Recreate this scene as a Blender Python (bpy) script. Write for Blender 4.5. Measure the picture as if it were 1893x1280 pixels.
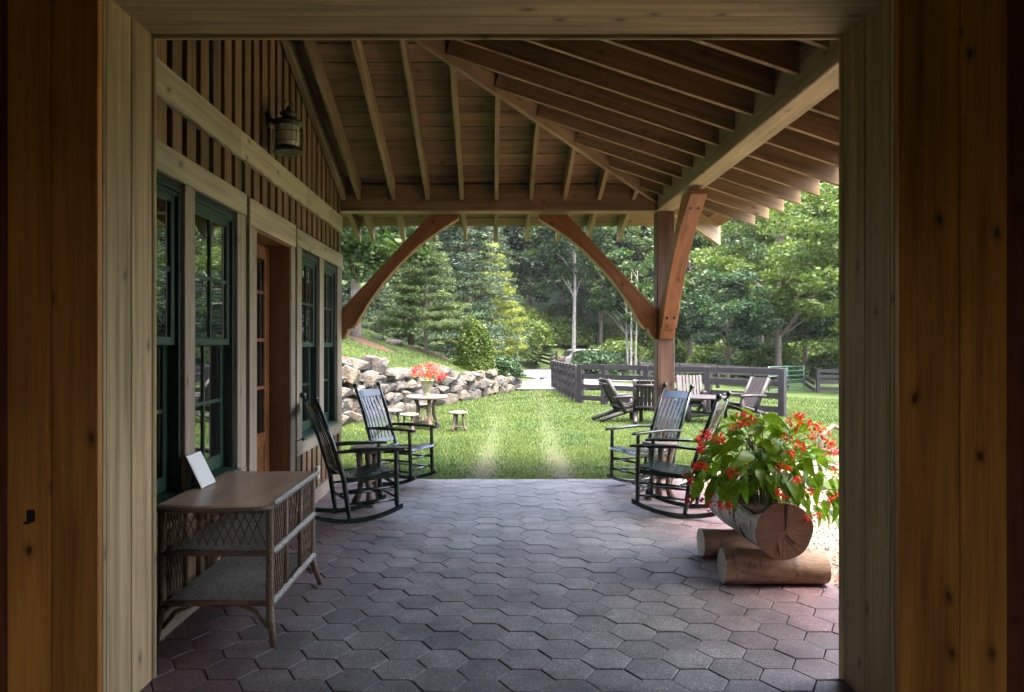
import bpy, bmesh, math, random
import numpy as np
from mathutils import Vector, Matrix, noise

for o in list(bpy.data.objects): bpy.data.objects.remove(o)
S = bpy.context.scene
C = S.collection
R = math.radians
# ------------------------------------------------------------------ camera
F, CU, CV, H = 1368.0, 910.0, 640.0, 1.55          # photograph's lens, in pixels of the 1893 x 1280 picture
cam = bpy.data.cameras.new('camera'); cam_o = bpy.data.objects.new('camera', cam); C.objects.link(cam_o)
cam.sensor_width = 36; cam.lens = F / 1893 * 36
cam.shift_x = (946.5 - CU) / 1893
cam.clip_start = 0.05; cam.clip_end = 600
cam_o.location = (0, 0, H); cam_o.rotation_euler = (R(90), 0, 0)
S.camera = cam_o
# ------------------------------------------------------------------ light
SUN_EL, SUN_AZ = 74, 130                            # azimuth clockwise from +Y (the way the camera looks)
W = bpy.data.worlds.new('World'); S.world = W; W.use_nodes = True
wn = W.node_tree; bg = wn.nodes['Background']
sky = wn.nodes.new('ShaderNodeTexSky'); sky.sky_type = 'NISHITA'; sky.sun_disc = False
sky.sun_elevation = R(SUN_EL); sky.sun_rotation = R(SUN_AZ)
sky.air_density = 0.75; sky.dust_density = 7.0; sky.ozone_density = 0.3
wn.links.new(sky.outputs[0], bg.inputs[0]); bg.inputs[1].default_value = 0.15
sl = bpy.data.lights.new('sun', 'SUN'); sl.energy = .6; sl.angle = R(25); sl.color = (1, .95, .86)
so = bpy.data.objects.new('sun', sl); C.objects.link(so)
sd = Vector((math.sin(R(SUN_AZ)) * math.cos(R(SUN_EL)), math.cos(R(SUN_AZ)) * math.cos(R(SUN_EL)), math.sin(R(SUN_EL))))
so.rotation_euler = sd.to_track_quat('Z', 'Y').to_euler()
S.view_settings.view_transform = 'Standard'; S.view_settings.look = 'None'
S.view_settings.exposure = 4.1; S.view_settings.gamma = 1
S.render.engine = 'CYCLES'
S.cycles.max_bounces = 6; S.cycles.diffuse_bounces = 4; S.cycles.glossy_bounces = 3
S.cycles.transmission_bounces = 4; S.cycles.transparent_max_bounces = 6

# ------------------------------------------------------------------ helpers
def wm(o):
    m = o.matrix_basis.copy()
    while o.parent:
        o = o.parent; m = o.matrix_basis @ m
    return m
def tag(o, label=None, cat=None, group=None, kind=None):
    if label: o['label'] = label
    if cat: o['category'] = cat
    if group: o['group'] = group
    if kind: o['kind'] = kind
    return o
def thing(name, label, cat, loc=(0, 0, 0), rz=0, group=None):
    o = bpy.data.objects.new(name, None); C.objects.link(o); o.empty_display_size = .1
    o.location = loc; o.rotation_euler = (0, 0, rz)
    return tag(o, label, cat, group)
def link(name, me, parent=None, M=None, world=False):
    """one mesh object; M is in the parent's space unless world"""
    o = bpy.data.objects.new(name, me); C.objects.link(o)
    if parent: o.parent = parent
    M = M or Matrix()
    if world and parent: M = wm(parent).inverted() @ M
    o.matrix_basis = M
    return o
def copy_tree(o, parent=None):
    c = o.copy(); C.objects.link(c); c.parent = parent
    for ch in o.children: copy_tree(ch, c)
    return c
def bev(o, w=.004, seg=1):
    m = o.modifiers.new('edge', 'BEVEL'); m.width = w; m.segments = seg; m.limit_method = 'ANGLE'; m.angle_limit = R(40)
    return o
def solid_normals(me):
    bm = bmesh.new(); bm.from_mesh(me); bmesh.ops.recalc_face_normals(bm, faces=bm.faces); bm.to_mesh(me); bm.free()

class MB:
    def __init__(s): s.v = []; s.f = []; s.sm = []
    def add(s, vs, fs, smooth=False):
        k = len(s.v); s.v += [tuple(p) for p in vs]; s.f += [tuple(i + k for i in f) for f in fs]; s.sm += [smooth] * len(fs)
        return s
    def box(s, x0, x1, y0, y1, z0, z1, M=None):
        vs = [(x, y, z) for z in (z0, z1) for y in (y0, y1) for x in (x0, x1)]
        if M: vs = [M @ Vector(p) for p in vs]
        return s.add(vs, [(0, 2, 3, 1), (4, 5, 7, 6), (0, 1, 5, 4), (2, 6, 7, 3), (0, 4, 6, 2), (1, 3, 7, 5)])
    def prism(s, poly, a, b, plane='xz', M=None):
        """polygon in a plane, extruded along the third axis from a to b"""
        put = {'xz': lambda p, t: (p[0], t, p[1]), 'xy': lambda p, t: (p[0], p[1], t), 'yz': lambda p, t: (t, p[0], p[1])}[plane]
        n = len(poly); vs = [put(p, a) for p in poly] + [put(p, b) for p in poly]
        if M: vs = [M @ Vector(p) for p in vs]
        fs = [tuple(range(n))[::-1], tuple(range(n, 2 * n))] + [(i, (i + 1) % n, n + (i + 1) % n, n + i) for i in range(n)]
        return s.add(vs, fs)
    def bar(s, p0, p1, w, t, up=(0, 0, 1)):
        """rectangular bar between two points: w across, t along up"""
        M, L = frame(p0, p1, up); return s.box(0, L, -w / 2, w / 2, -t / 2, t / 2, M)
    def tube(s, pts, rad, n=8, cap=True, smooth=True, sq=1.0):
        pts = [Vector(p) for p in pts]
        if not hasattr(rad, '__len__'): rad = [rad] * len(pts)
        vs = []; up = None
        for i, p in enumerate(pts):
            d = (pts[min(i + 1, len(pts) - 1)] - pts[max(i - 1, 0)]).normalized()
            if up is None:
                up = Vector((0, 0, 1)) if abs(d.z) < .9 else Vector((1, 0, 0))
            up = (up - d * up.dot(d)).normalized(); q = d.cross(up)
            for k in range(n):
                a = 2 * math.pi * k / n
                vs.append(p + (q * math.cos(a) + up * math.sin(a) * sq) * rad[i])
        m = len(pts)
        fs = [(i * n + k, i * n + (k + 1) % n, (i + 1) * n + (k + 1) % n, (i + 1) * n + k) for i in range(m - 1) for k in range(n)]
        s.add(vs, fs, smooth)
        if cap:
            k = len(s.v) - len(vs)
            s.f += [tuple(range(k, k + n))[::-1], tuple(range(k + (m - 1) * n, k + m * n))]; s.sm += [False, False]
        return s
    def lathe(s, prof, n=20, c=(0, 0, 0), smooth=True, cap=True):
        vs = [(c[0] + r * math.cos(2 * math.pi * k / n), c[1] + r * math.sin(2 * math.pi * k / n), c[2] + z) for r, z in prof for k in range(n)]
        m = len(prof)
        fs = [(i * n + k, i * n + (k + 1) % n, (i + 1) * n + (k + 1) % n, (i + 1) * n + k) for i in range(m - 1) for k in range(n)]
        s.add(vs, fs, smooth)
        if cap:
            k = len(s.v) - len(vs)
            s.f += [tuple(range(k, k + n))[::-1], tuple(range(k + (m - 1) * n, k + m * n))]; s.sm += [False, False]
        return s
    def ball(s, c, r, n=10):
        if not hasattr(r, '__len__'): r = (r, r, r)
        m = n // 2; vs = [(c[0], c[1], c[2] - r[2])]
        for i in range(1, m):
            a = math.pi * i / m - math.pi / 2
            for k in range(n):
                b = 2 * math.pi * k / n
                vs.append((c[0] + r[0] * math.cos(a) * math.cos(b), c[1] + r[1] * math.cos(a) * math.sin(b), c[2] + r[2] * math.sin(a)))
        vs.append((c[0], c[1], c[2] + r[2])); e = len(vs) - 1
        fs = [(0, 1 + (k + 1) % n, 1 + k) for k in range(n)]
        fs += [(1 + i * n + k, 1 + i * n + (k + 1) % n, 1 + (i + 1) * n + (k + 1) % n, 1 + (i + 1) * n + k) for i in range(m - 2) for k in range(n)]
        fs += [(e, 1 + (m - 2) * n + k, 1 + (m - 2) * n + (k + 1) % n) for k in range(n)]
        return s.add(vs, fs, True)
    def mesh(s, name, mat):
        me = bpy.data.meshes.new(name); me.from_pydata(s.v, [], s.f)
        me.polygons.foreach_set('use_smooth', s.sm); me.update(); solid_normals(me)
        if mat: me.materials.append(mat)
        return me
    def build(s, name, mat, parent=None, M=None, world=False):
        return link(name, s.mesh(name, mat), parent, M, world)
def frame(p0, p1, up=(0, 0, 1)):
    p0 = Vector(p0); p1 = Vector(p1); d = p1 - p0; L = d.length; x = d / L; up = Vector(up)
    if abs(x.dot(up.normalized())) > .99: up = Vector((1, 0, 0))
    y = up.cross(x).normalized(); z = x.cross(y)
    M = Matrix((x, y, z)).transposed().to_4x4(); M.translation = p0
    return M, L
_boards = {}
def board(name, parent, p0, p1, w, t, mat, up=(0, 0, 1), b=.003):
    """a board as its own object, its length along local x, shared by size; p0-p1 in world space"""
    M, L = frame(p0, p1, up); key = (round(L, 3), round(w, 3), round(t, 3), mat.name)
    if key not in _boards: _boards[key] = MB().box(0, L, -w / 2, w / 2, -t / 2, t / 2).mesh(name, mat)
    o = link(name, _boards[key], parent, M, True)
    if b: bev(o, b)
    return o
def fast_mesh(name, verts, quads, mat, smooth=False):
    me = bpy.data.meshes.new(name); n, k = len(quads), quads.shape[1]
    me.vertices.add(len(verts)); me.vertices.foreach_set('co', np.ascontiguousarray(verts, dtype=np.float32).ravel())
    me.loops.add(n * k); me.loops.foreach_set('vertex_index', np.ascontiguousarray(quads, dtype=np.int32).ravel())
    me.polygons.add(n); me.polygons.foreach_set('loop_start', np.arange(0, n * k, k, dtype=np.int32))
    if smooth: me.polygons.foreach_set('use_smooth', np.ones(n, dtype=bool))
    me.update(calc_edges=True); me.materials.append(mat)
    return me
def sstep(a, b, x):
    t = min(1, max(0, (x - a) / (b - a))); return t * t * (3 - 2 * t)

# ------------------------------------------------------------------ materials
def newmat(name):
    m = bpy.data.materials.new(name); m.use_nodes = True
    return m, m.node_tree, m.node_tree.nodes['Principled BSDF']
def nd(nt, typ, ins=None, **props):
    n = nt.nodes.new('ShaderNode' + typ)
    for k, v in props.items(): setattr(n, k, v)
    for k, v in (ins or {}).items():
        if isinstance(v, bpy.types.NodeSocket): nt.links.new(v, n.inputs[k])
        else: n.inputs[k].default_value = v
    return n
def c4(c): return (c[0], c[1], c[2], 1)
def ramp(nt, fac, stops):
    n = nd(nt, 'ValToRGB', {0: fac}); e = n.color_ramp.elements
    while len(e) < len(stops): e.new(.5)
    for i, (p, c) in enumerate(stops):
        e[i].position = p; e[i].color = c4(c) if hasattr(c, '__len__') else (c, c, c, 1)
    return n.outputs[0]
def mix(nt, f, a, b, mode='MIX'):
    n = nd(nt, 'Mix', data_type='RGBA', blend_type=mode)
    for i, v in ((0, f), (6, a), (7, b)):
        if isinstance(v, bpy.types.NodeSocket): nt.links.new(v, n.inputs[i])
        else: n.inputs[i].default_value = v if i == 0 else c4(v)
    return n.outputs[2]
def mth(nt, op, a, b=None):
    n = nd(nt, 'Math', operation=op)
    for i, v in ((0, a), (1, b)):
        if v is None: continue
        if isinstance(v, bpy.types.NodeSocket): nt.links.new(v, n.inputs[i])
        else: n.inputs[i].default_value = v
    return n.outputs[0]
def bump(nt, p, h, s=.3, d=.01):
    n = nd(nt, 'Bump', {'Height': h, 'Strength': s, 'Distance': d}); nt.links.new(n.outputs[0], p.inputs['Normal'])
def coords(nt, scale, rnd=True):
    tc = nd(nt, 'TexCoord').outputs['Object']
    if rnd:
        r = nd(nt, 'ObjectInfo').outputs['Random']; m = mth(nt, 'MULTIPLY', r, 41.0)
        v = nd(nt, 'CombineXYZ', {0: m, 1: m, 2: m}).outputs[0]
        tc = nd(nt, 'VectorMath', {0: tc, 1: v}, operation='ADD').outputs[0]
    return nd(nt, 'Mapping', {'Vector': tc, 'Scale': scale}).outputs[0]
def wood(name, dark, light, axis='X', rough=.6, knots=.5, vary=.25, grain=1.0, spec=.3, tint=None, bmp=.25):
    m, nt, p = newmat(name)
    def sc(al, ac): return (al if axis == 'X' else ac, al if axis == 'Y' else ac, al if axis == 'Z' else ac)
    n1 = nd(nt, 'TexNoise', {'Vector': coords(nt, sc(.9, 22 * grain)), 'Scale': 1.0, 'Detail': 3, 'Roughness': .6}).outputs[0]
    n2 = nd(nt, 'TexNoise', {'Vector': coords(nt, sc(2.5, 110 * grain)), 'Scale': 1.0, 'Detail': 1}).outputs[0]
    n3 = nd(nt, 'TexNoise', {'Vector': coords(nt, sc(.7, 2.4)), 'Scale': 1.0, 'Detail': 2}).outputs[0]
    g = mth(nt, 'ADD', mth(nt, 'MULTIPLY', n1, .7), mth(nt, 'MULTIPLY', n2, .3))
    col = ramp(nt, g, [(.34, dark), (.62, light)])
    col = mix(nt, .55, col, ramp(nt, n3, [(.3, (.55, .55, .55)), (.7, (1.25, 1.22, 1.2))]), 'MULTIPLY')
    if tint: col = mix(nt, ramp(nt, nd(nt, 'TexNoise', {'Vector': coords(nt, sc(.5, 1.3)), 'Scale': 1.3, 'Detail': 3}).outputs[0], [(.48, 0), (.66, .7)]), col, tint)
    if knots:
        sp = nd(nt, 'SeparateXYZ', {0: coords(nt, (1, 1, 1))}); i = 'XYZ'.index(axis); o1, o2 = [q for q in range(3) if q != i]
        wob = mth(nt, 'MULTIPLY', n1, .05)
        kv = nd(nt, 'CombineXYZ', {0: mth(nt, 'ADD', mth(nt, 'MULTIPLY', sp.outputs[i], .62), wob), 1: mth(nt, 'ADD', sp.outputs[o1], sp.outputs[o2])}).outputs[0]
        vo = nd(nt, 'TexVoronoi', {'Vector': kv, 'Scale': 2.5, 'Randomness': 1.0}, voronoi_dimensions='2D').outputs['Distance']
        col = mix(nt, ramp(nt, vo, [(.022, knots * .97), (.034, knots * .45), (.085, 0)]), col, tuple(x * .22 for x in dark))
    r = nd(nt, 'ObjectInfo').outputs['Random']
    col = mix(nt, 1.0, col, ramp(nt, r, [(0, 1 - vary), (1, 1 + vary)]), 'MULTIPLY')
    nt.links.new(col, p.inputs['Base Color'])
    p.inputs['Roughness'].default_value = rough; p.inputs['Specular IOR Level'].default_value = spec
    bump(nt, p, g, bmp, .006)
    return m
def plain(name, col, rough=.5, var=.15, scale=8, spec=.4, metal=0, bmp=.1, rnd=True):
    m, nt, p = newmat(name)
    n = nd(nt, 'TexNoise', {'Vector': coords(nt, (scale,) * 3, rnd), 'Scale': 1.0, 'Detail': 3, 'Roughness': .65}).outputs[0]
    c = ramp(nt, n, [(.3, tuple(x * (1 - var) for x in col)), (.7, tuple(min(1, x * (1 + var)) for x in col))])
    nt.links.new(c, p.inputs['Base Color'])
    p.inputs['Roughness'].default_value = rough; p.inputs['Specular IOR Level'].default_value = spec; p.inputs['Metallic'].default_value = metal
    if bmp: bump(nt, p, n, bmp, .01)
    return m
def leafmat(name, dark, light, trans=.35, rough=.5, scale=.9, hue=.12):
    m, nt, p = newmat(name)
    n = nd(nt, 'TexNoise', {'Vector': coords(nt, (scale,) * 3), 'Scale': 1.0, 'Detail': 3}).outputs[0]
    n2 = nd(nt, 'TexNoise', {'Vector': coords(nt, (scale * 9,) * 3), 'Scale': 1.0, 'Detail': 1}).outputs[0]
    g = mth(nt, 'ADD', mth(nt, 'MULTIPLY', n, .5), mth(nt, 'MULTIPLY', n2, .5))
    col = ramp(nt, g, [(.36, dark), (.64, light)])
    r = nd(nt, 'ObjectInfo').outputs['Random']
    col = mix(nt, 1.0, col, ramp(nt, r, [(0, (1 - hue * 1.6, 1 - hue, 1)), (1, (1 + hue * 1.6, 1 + hue, 1 - hue))]), 'MULTIPLY')
    nt.links.new(col, p.inputs['Base Color']); p.inputs['Roughness'].default_value = rough; p.inputs['Specular IOR Level'].default_value = .25
    tr = nd(nt, 'BsdfTranslucent', {'Color': mix(nt, 1.0, col, (1.25, 1.3, .6), 'MULTIPLY')})
    ms = nd(nt, 'MixShader', {0: trans, 1: p.outputs[0], 2: tr.outputs[0]})
    nt.links.new(ms.outputs[0], nt.nodes['Material Output'].inputs['Surface'])
    return m
M = {}
M['jamb'] = wood('pale_weathered_pine', (.26, .18, .085), (.49, .365, .185), 'Z', .62, .75, .08)
M['lintel'] = wood('pale_lintel_pine', (.28, .195, .095), (.52, .395, .205), 'X', .62, .75, .08)
M['orange'] = wood('orange_stained_pine', (.34, .125, .018), (.62, .265, .045), 'Z', .42, 1.0, .12, .7, .4)
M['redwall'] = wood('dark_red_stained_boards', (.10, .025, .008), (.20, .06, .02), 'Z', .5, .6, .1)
M['rafter'] = wood('rafter_pine', (.165, .115, .060), (.33, .242, .140), 'X', .65, .6, .14)
M['deck_x'] = wood('roof_deck_board_x', (.14, .088, .046), (.28, .19, .10), 'X', .7, .8, .22, .7, .2, (.22, .125, .07))
M['deck_y'] = wood('roof_deck_board_y', (.14, .088, .046), (.28, .19, .10), 'Y', .7, .8, .22, .7, .2, (.22, .125, .07))
M['beam'] = wood('timber_beam', (.24, .185, .11), (.42, .335, .21), 'X', .62, .6, .1, .8)
M['brace'] = wood('cedar_brace', (.17, .07, .027), (.36, .16, .062), 'X', .5, .8, .08, .7, .4)
M['post'] = wood('brown_post', (.085, .05, .035), (.185, .115, .08), 'X', .65, .7, .05, .7)
M['batten'] = wood('brown_batten', (.13, .078, .037), (.255, .162, .082), 'X', .68, .45, .16)
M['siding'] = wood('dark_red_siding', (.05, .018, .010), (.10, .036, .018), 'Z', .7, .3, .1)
M['band'] = wood('pale_hewn_board', (.34, .285, .18), (.52, .45, .30), 'X', .68, .8, .08, .8)
M['casing'] = wood('grey_brown_casing', (.22, .175, .12), (.38, .31, .22), 'X', .68, .7, .1)
M['door'] = wood('honey_door_wood', (.15, .058, .017), (.28, .115, .035), 'X', .4, .5, .05, .7, .45)
M['reveal'] = wood('brown_door_reveal', (.12, .055, .025), (.20, .095, .04), 'Z', .5, .3, .05, .7)
M['green'] = plain('green_window_paint', (.014, .047, .026), .38, .12, 14, .5)
M['dkgreen'] = plain('dark_green_jamb_paint', (.008, .024, .015), .4, .1, 14, .5)
M['chair'] = plain('black_green_gloss_paint', (.005, .016, .0115), .20, .25, 18, .6, 0, .06)
def glassmat():
    m, nt, p = newmat('window_glass')
    p.inputs['Base Color'].default_value = (.006, .007, .006, 1); p.inputs['Roughness'].default_value = .015
    p.inputs['IOR'].default_value = 4.2
    n = nd(nt, 'TexNoise', {'Vector': coords(nt, (2, 2, 2)), 'Scale': 1.0, 'Detail': 1}).outputs[0]
    bump(nt, p, n, .12, .02)
    return m
M['glass'] = glassmat()
M['black'] = plain('black_iron', (.012, .011, .010), .5, .2, 20)
M['bronze'] = plain('weathered_bronze', (.09, .085, .06), .45, .3, 25, .5, .6)
M['white'] = plain('white_card', (.82, .82, .80), .3, .02, 6)
M['cream'] = plain('cream_plastic', (.6, .57, .42), .4, .03, 6)
def ground_mats():
    # lawn with two worn wheel tracks
    m, nt, p = newmat('lawn_soil_and_turf')
    tc = nd(nt, 'TexCoord').outputs['Object']; sp = nd(nt, 'SeparateXYZ', {0: tc})
    X, Y = sp.outputs[0], sp.outputs[1]
    def N(s, d=4): return nd(nt, 'TexNoise', {'Vector': tc, 'Scale': s, 'Detail': d, 'Roughness': .65}).outputs[0]
    turf = ramp(nt, N(1.1), [(.35, (.017, .036, .007)), (.65, (.040, .060, .012))])
    turf = mix(nt, .6, turf, ramp(nt, N(38, 3), [(.3, (.45, .5, .4)), (.7, (1.4, 1.35, 1.3))]), 'MULTIPLY')
    dry = ramp(nt, N(9), [(.35, (.034, .044, .016)), (.65, (.056, .060, .027))])
    dirt = ramp(nt, N(14), [(.3, (.02, .015, .01)), (.7, (.05, .038, .027))])
    def lane(x0, k, w):
        a = mth(nt, 'SUBTRACT', X, mth(nt, 'ADD', mth(nt, 'MULTIPLY', mth(nt, 'SUBTRACT', Y, 8.7), k), x0))
        a = mth(nt, 'DIVIDE', a, w); return mth(nt, 'POWER', 2.718, mth(nt, 'MULTIPLY', mth(nt, 'MULTIPLY', a, a), -1.0))
    ln = mth(nt, 'MAXIMUM', lane(-.13, .028, .27), lane(.84, .047, .29))
    far = nd(nt, 'MapRange', {0: Y, 1: 8.6, 2: 30.0, 3: 1.0, 4: .0}).outputs[0]
    f = mth(nt, 'MULTIPLY', ln, ramp(nt, N(2.2), [(.35, .25), (.6, 1)]))
    near = nd(nt, 'MapRange', {0: Y, 1: 8.4, 2: 13.0, 3: 1.0, 4: .0}).outputs[0]
    inl = nd(nt, 'MapRange', {0: Y, 1: 28.5, 2: 30, 3: 1.0, 4: 0}).outputs[0]
    col = mix(nt, mth(nt, 'MULTIPLY', mth(nt, 'MULTIPLY', f, .55), inl), turf, dry)
    col = mix(nt, mth(nt, 'MULTIPLY', mth(nt, 'MULTIPLY', f, near), .9), col, dirt)
    floor_ = ramp(nt, N(.8), [(.4, (.022, .040, .010)), (.65, (.038, .058, .016))])
    wood_f = nd(nt, 'MapRange', {0: Y, 1: 58.0, 2: 64.0, 3: 0.0, 4: 1.0}).outputs[0]
    col = mix(nt, wood_f, col, floor_)
    nt.links.new(col, p.inputs['Base Color']); p.inputs['Roughness'].default_value = .85; p.inputs['Specular IOR Level'].default_value = .15
    bump(nt, p, N(45, 3), .8, .03)
    M['lawn'] = m
    m, nt, p = newmat('tan_gravel')
    tc = nd(nt, 'TexCoord').outputs['Object']
    vo = nd(nt, 'TexVoronoi', {'Vector': tc, 'Scale': 70.0})
    col = ramp(nt, nd(nt, 'SeparateColor', {0: vo.outputs['Color']}).outputs[0], [(0, (.045, .029, .018)), (.5, (.105, .074, .047)), (1, (.18, .145, .10))])
    nt.links.new(col, p.inputs['Base Color']); p.inputs['Roughness'].default_value = .8
    bump(nt, p, vo.outputs['Distance'], -.9, .012); M['gravel'] = m
    M['asphalt'] = plain('pale_asphalt', (.078, .08, .088), .8, .12, 1.3, .2, 0, .2)
    M['concrete'] = plain('pale_concrete', (.115, .117, .128), .8, .1, .9, .2, 0, .1)
    M['mulch'] = plain('red_brown_mulch', (.055, .031, .022), .9, .5, 22, .1, 0, .9)
    # hexagonal asphalt pavers: red brown, worn to grey along the walked middle
    m, nt, p = newmat('asphalt_paver')
    geo = nd(nt, 'NewGeometry').outputs['Position']; sp = nd(nt, 'SeparateXYZ', {0: geo})
    def G(s, d=3): return nd(nt, 'TexNoise', {'Vector': geo, 'Scale': s, 'Detail': d, 'Roughness': .6}).outputs[0]
    wx = mth(nt, 'ADD', mth(nt, 'ABSOLUTE', mth(nt, 'SUBTRACT', sp.outputs[0], .18)), mth(nt, 'MULTIPLY', mth(nt, 'SUBTRACT', G(1.1), .5), 1.1))
    worn = nd(nt, 'MapRange', {0: wx, 1: .85, 2: 1.75, 3: 1.0, 4: 0.0}).outputs[0]
    red = ramp(nt, G(6), [(.3, (.088, .049, .049)), (.7, (.145, .083, .082))])
    grey = ramp(nt, G(5), [(.3, (.104, .101, .094)), (.7, (.182, .177, .166))])
    col = mix(nt, worn, red, grey)
    sp1 = nd(nt, 'TexVoronoi', {'Vector': geo, 'Scale': 230.0}).outputs['Color']
    spk = ramp(nt, nd(nt, 'SeparateColor', {0: sp1}).outputs[0], [(0, .45), (.55, .9), (.85, 1.25), (1, 2.6)])
    col = mix(nt, .85, col, spk, 'MULTIPLY')
    col = mix(nt, 1.0, col, ramp(nt, nd(nt, 'ObjectInfo').outputs['Random'], [(0, .78), (.5, 1.0), (1, 1.16)]), 'MULTIPLY')
    st = ramp(nt, G(1.7, 3), [(.52, 1.0), (.72, .50)])
    col = mix(nt, 1.0, col, st, 'MULTIPLY')
    nt.links.new(col, p.inputs['Base Color'])
    nt.links.new(ramp(nt, G(3), [(.3, .50), (.7, .70)]), p.inputs['Roughness']); p.inputs['Specular IOR Level'].default_value = .5
    bump(nt, p, nd(nt, 'TexNoise', {'Vector': geo, 'Scale': 190.0, 'Detail': 2}).outputs[0], .35, .004)
    M['paver'] = m
    M['joint'] = plain('dark_joint_sand', (.022, .020, .019), .9, .3, 30, .1)
ground_mats()
def rockmat():
    m, nt, p = newmat('fieldstone')
    def N(s, d=5): return nd(nt, 'TexNoise', {'Vector': coords(nt, (s,) * 3), 'Scale': 1.0, 'Detail': d, 'Roughness': .65}).outputs[0]
    col = ramp(nt, N(2.6, 6), [(.28, (.026, .025, .024)), (.5, (.060, .058, .053)), (.72, (.116, .110, .10))])
    col = mix(nt, ramp(nt, N(1.3), [(.46, 0), (.62, .8)]), col, (.125, .088, .056))
    col = mix(nt, ramp(nt, N(7, 4), [(.50, 0), (.60, .65)]), col, (.035, .036, .029))
    col = mix(nt, ramp(nt, N(5, 3), [(.60, 0), (.66, .6)]), col, (.20, .20, .18))
    col = mix(nt, 1.0, col, ramp(nt, nd(nt, 'ObjectInfo').outputs['Random'], [(0, (.55, .57, .58)), (.35, (.95, .88, .78)), (.7, (.80, .82, .83)), (1, (1.15, 1.08, .96))]), 'MULTIPLY')
    nt.links.new(col, p.inputs['Base Color']); p.inputs['Roughness'].default_value = .85; bump(nt, p, N(7, 6), .9, .12)
    M['rock'] = m
rockmat()
M['fence'] = wood('dark_fence_paint', (.0105, .0086, .0098), (.020, .0162, .018), 'X', .55, .2, .12)
M['adir'] = wood('grey_brown_log_furniture', (.011, .0086, .0084), (.021, .0168, .0162), 'X', .55, .2, .1)
M['fauxbois'] = plain('weathered_cast_branchwood', (.095, .068, .05), .8, .35, 14, .2, 0, .7)
M['fauxtop'] = plain('weathered_table_top', (.15, .12, .095), .8, .25, 12, .2, 0, .4)
M['darkbranch'] = plain('brown_branchwood', (.12, .085, .06), .75, .4, 18, .2, 0, .7)
M['wicker'] = plain('brown_wicker', (.13, .083, .045), .5, .4, 60, .4, 0, .6)
M['braid'] = plain('grey_braided_wicker', (.34, .32, .28), .6, .4, 70, .3, 0, .6)
M['tabletop'] = wood('worn_lit_table_top', (.34, .21, .12), (.58, .42, .28), 'Y', .32, .5, .03, .35, .5, (.34, .23, .15))  # worn wood, its colour made paler to carry the window light on it
M['pot'] = plain('mossy_urn', (.15, .15, .095), .8, .4, 14, .2, 0, .5)
M['petal'] = leafmat('red_begonia_petal', (.62, .012, .018), (.85, .055, .045), .25, .45, 8, .04)
M['begleaf'] = leafmat('begonia_leaf', (0.0675, 0.1575, 0.0117), (0.1710, 0.3015, 0.0252), .4, .33, 6, .10)
M['stem'] = plain('plant_stem', (.07, .075, .025), .6, .3, 20)
M['tube_green'] = plain('green_gate_tube', (.01, .05, .03), .4, .1, 10)
M['bark'] = plain('grey_bark', (.12, .10, .08), .9, .4, 9, .1, 0, .9)
M['palebark'] = plain('pale_birch_bark', (.22, .21, .185), .8, .45, 6, .2, 0, .4)
M['leafA'] = leafmat('maple_leaf', (0.0130, 0.0324, 0.0072), (0.0403, 0.0749, 0.0166))
M['leafB'] = leafmat('light_leaf', (0.0289, 0.0578, 0.0106), (0.0760, 0.1186, 0.0243))
M['leafC'] = leafmat('blue_green_leaf', (0.0144, 0.0338, 0.0137), (0.0418, 0.0749, 0.0302))
M['needle'] = leafmat('pine_needle', (0.0335, 0.0577, 0.0148), (0.0842, 0.1170, 0.0304), .25)
M['needleY'] = leafmat('yellow_green_needle', (0.0638, 0.0938, 0.0105), (0.1575, 0.1837, 0.0270), .3)
M['needleD'] = leafmat('dark_spruce_needle', (0.0135, 0.0315, 0.0135), (0.0360, 0.0645, 0.0285), .15)
M['arbor'] = leafmat('yellow_green_shrub_leaf', (0.0266, 0.0504, 0.0056), (0.0735, 0.1050, 0.0112), .25)
M['shrub'] = leafmat('dark_shrub_leaf', (0.0120, 0.0315, 0.0120), (0.0338, 0.0638, 0.0240), .2, .4)
M['grass'] = leafmat('grass_blade', (0.0181, 0.0430, 0.0073), (0.0688, 0.0929, 0.0181), .32, .5, .55, 0)
# ------------------------------------------------------------------ terrain
PL = [(-8.2, .5), (-3.2, 16.0), (.79, 28.4), (.95, 40), (1.25, 47), (3.6, 55.5), (12, 61.5), (60, 70)]     # foot of the bank
def bank(x, y):
    """signed distance to the bank's foot (positive uphill) and the run along it"""
    best = 1e9; run = 0; out = (0, 0)
    for (ax, ay), (bx, by) in zip(PL[:-1], PL[1:]):
        dx, dy = bx - ax, by - ay; L = math.hypot(dx, dy); dx /= L; dy /= L
        t = min(L, max(0, (x - ax) * dx + (y - ay) * dy)); qx, qy = ax + dx * t, ay + dy * t
        d = math.hypot(x - qx, y - qy)
        if d < best:
            s = 1 if dx * (y - ay) - dy * (x - ax) > 0 else -1
            best = d; out = (s * d, run + t)
        run += L
    return out
RUN0 = math.hypot(5, 15.5); RUN1 = RUN0 + math.hypot(3.99, 12.4)
def wall_top(run):
    t = (run - RUN0) / (RUN1 - RUN0)
    return 1.28 if t < 0 else (1.28 - .80 * t if t < 1 else max(0, .48 - .12 * (run - RUN1)))
def ground(x, y):
    z = -.032 - .118 * sstep(8.7, 13.5, y)
    z -= .40 * sstep(6, 16, x) * sstep(12, 26, y)
    d, run = bank(x, y)
    if d > 0:
        h = wall_top(run)
        z += h * sstep(.05, .35, d) + min(9, .33 * max(0, d - .3) + .012 * max(0, d - .3) ** 1.6 * 0)
    if y > 66: z += .10 * (y - 66)
    return z
def hit(u, v, zoff=0.0):
    """the ground point seen at pixel (u, v)"""
    dx, dz = (u - CU) / F, -(v - CV) / F
    y = 4.0
    while y < 140:
        if H + dz * y <= ground(dx * y, y) + zoff: break
        y += .05
    return Vector((dx * y, y, ground(dx * y, y)))
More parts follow.
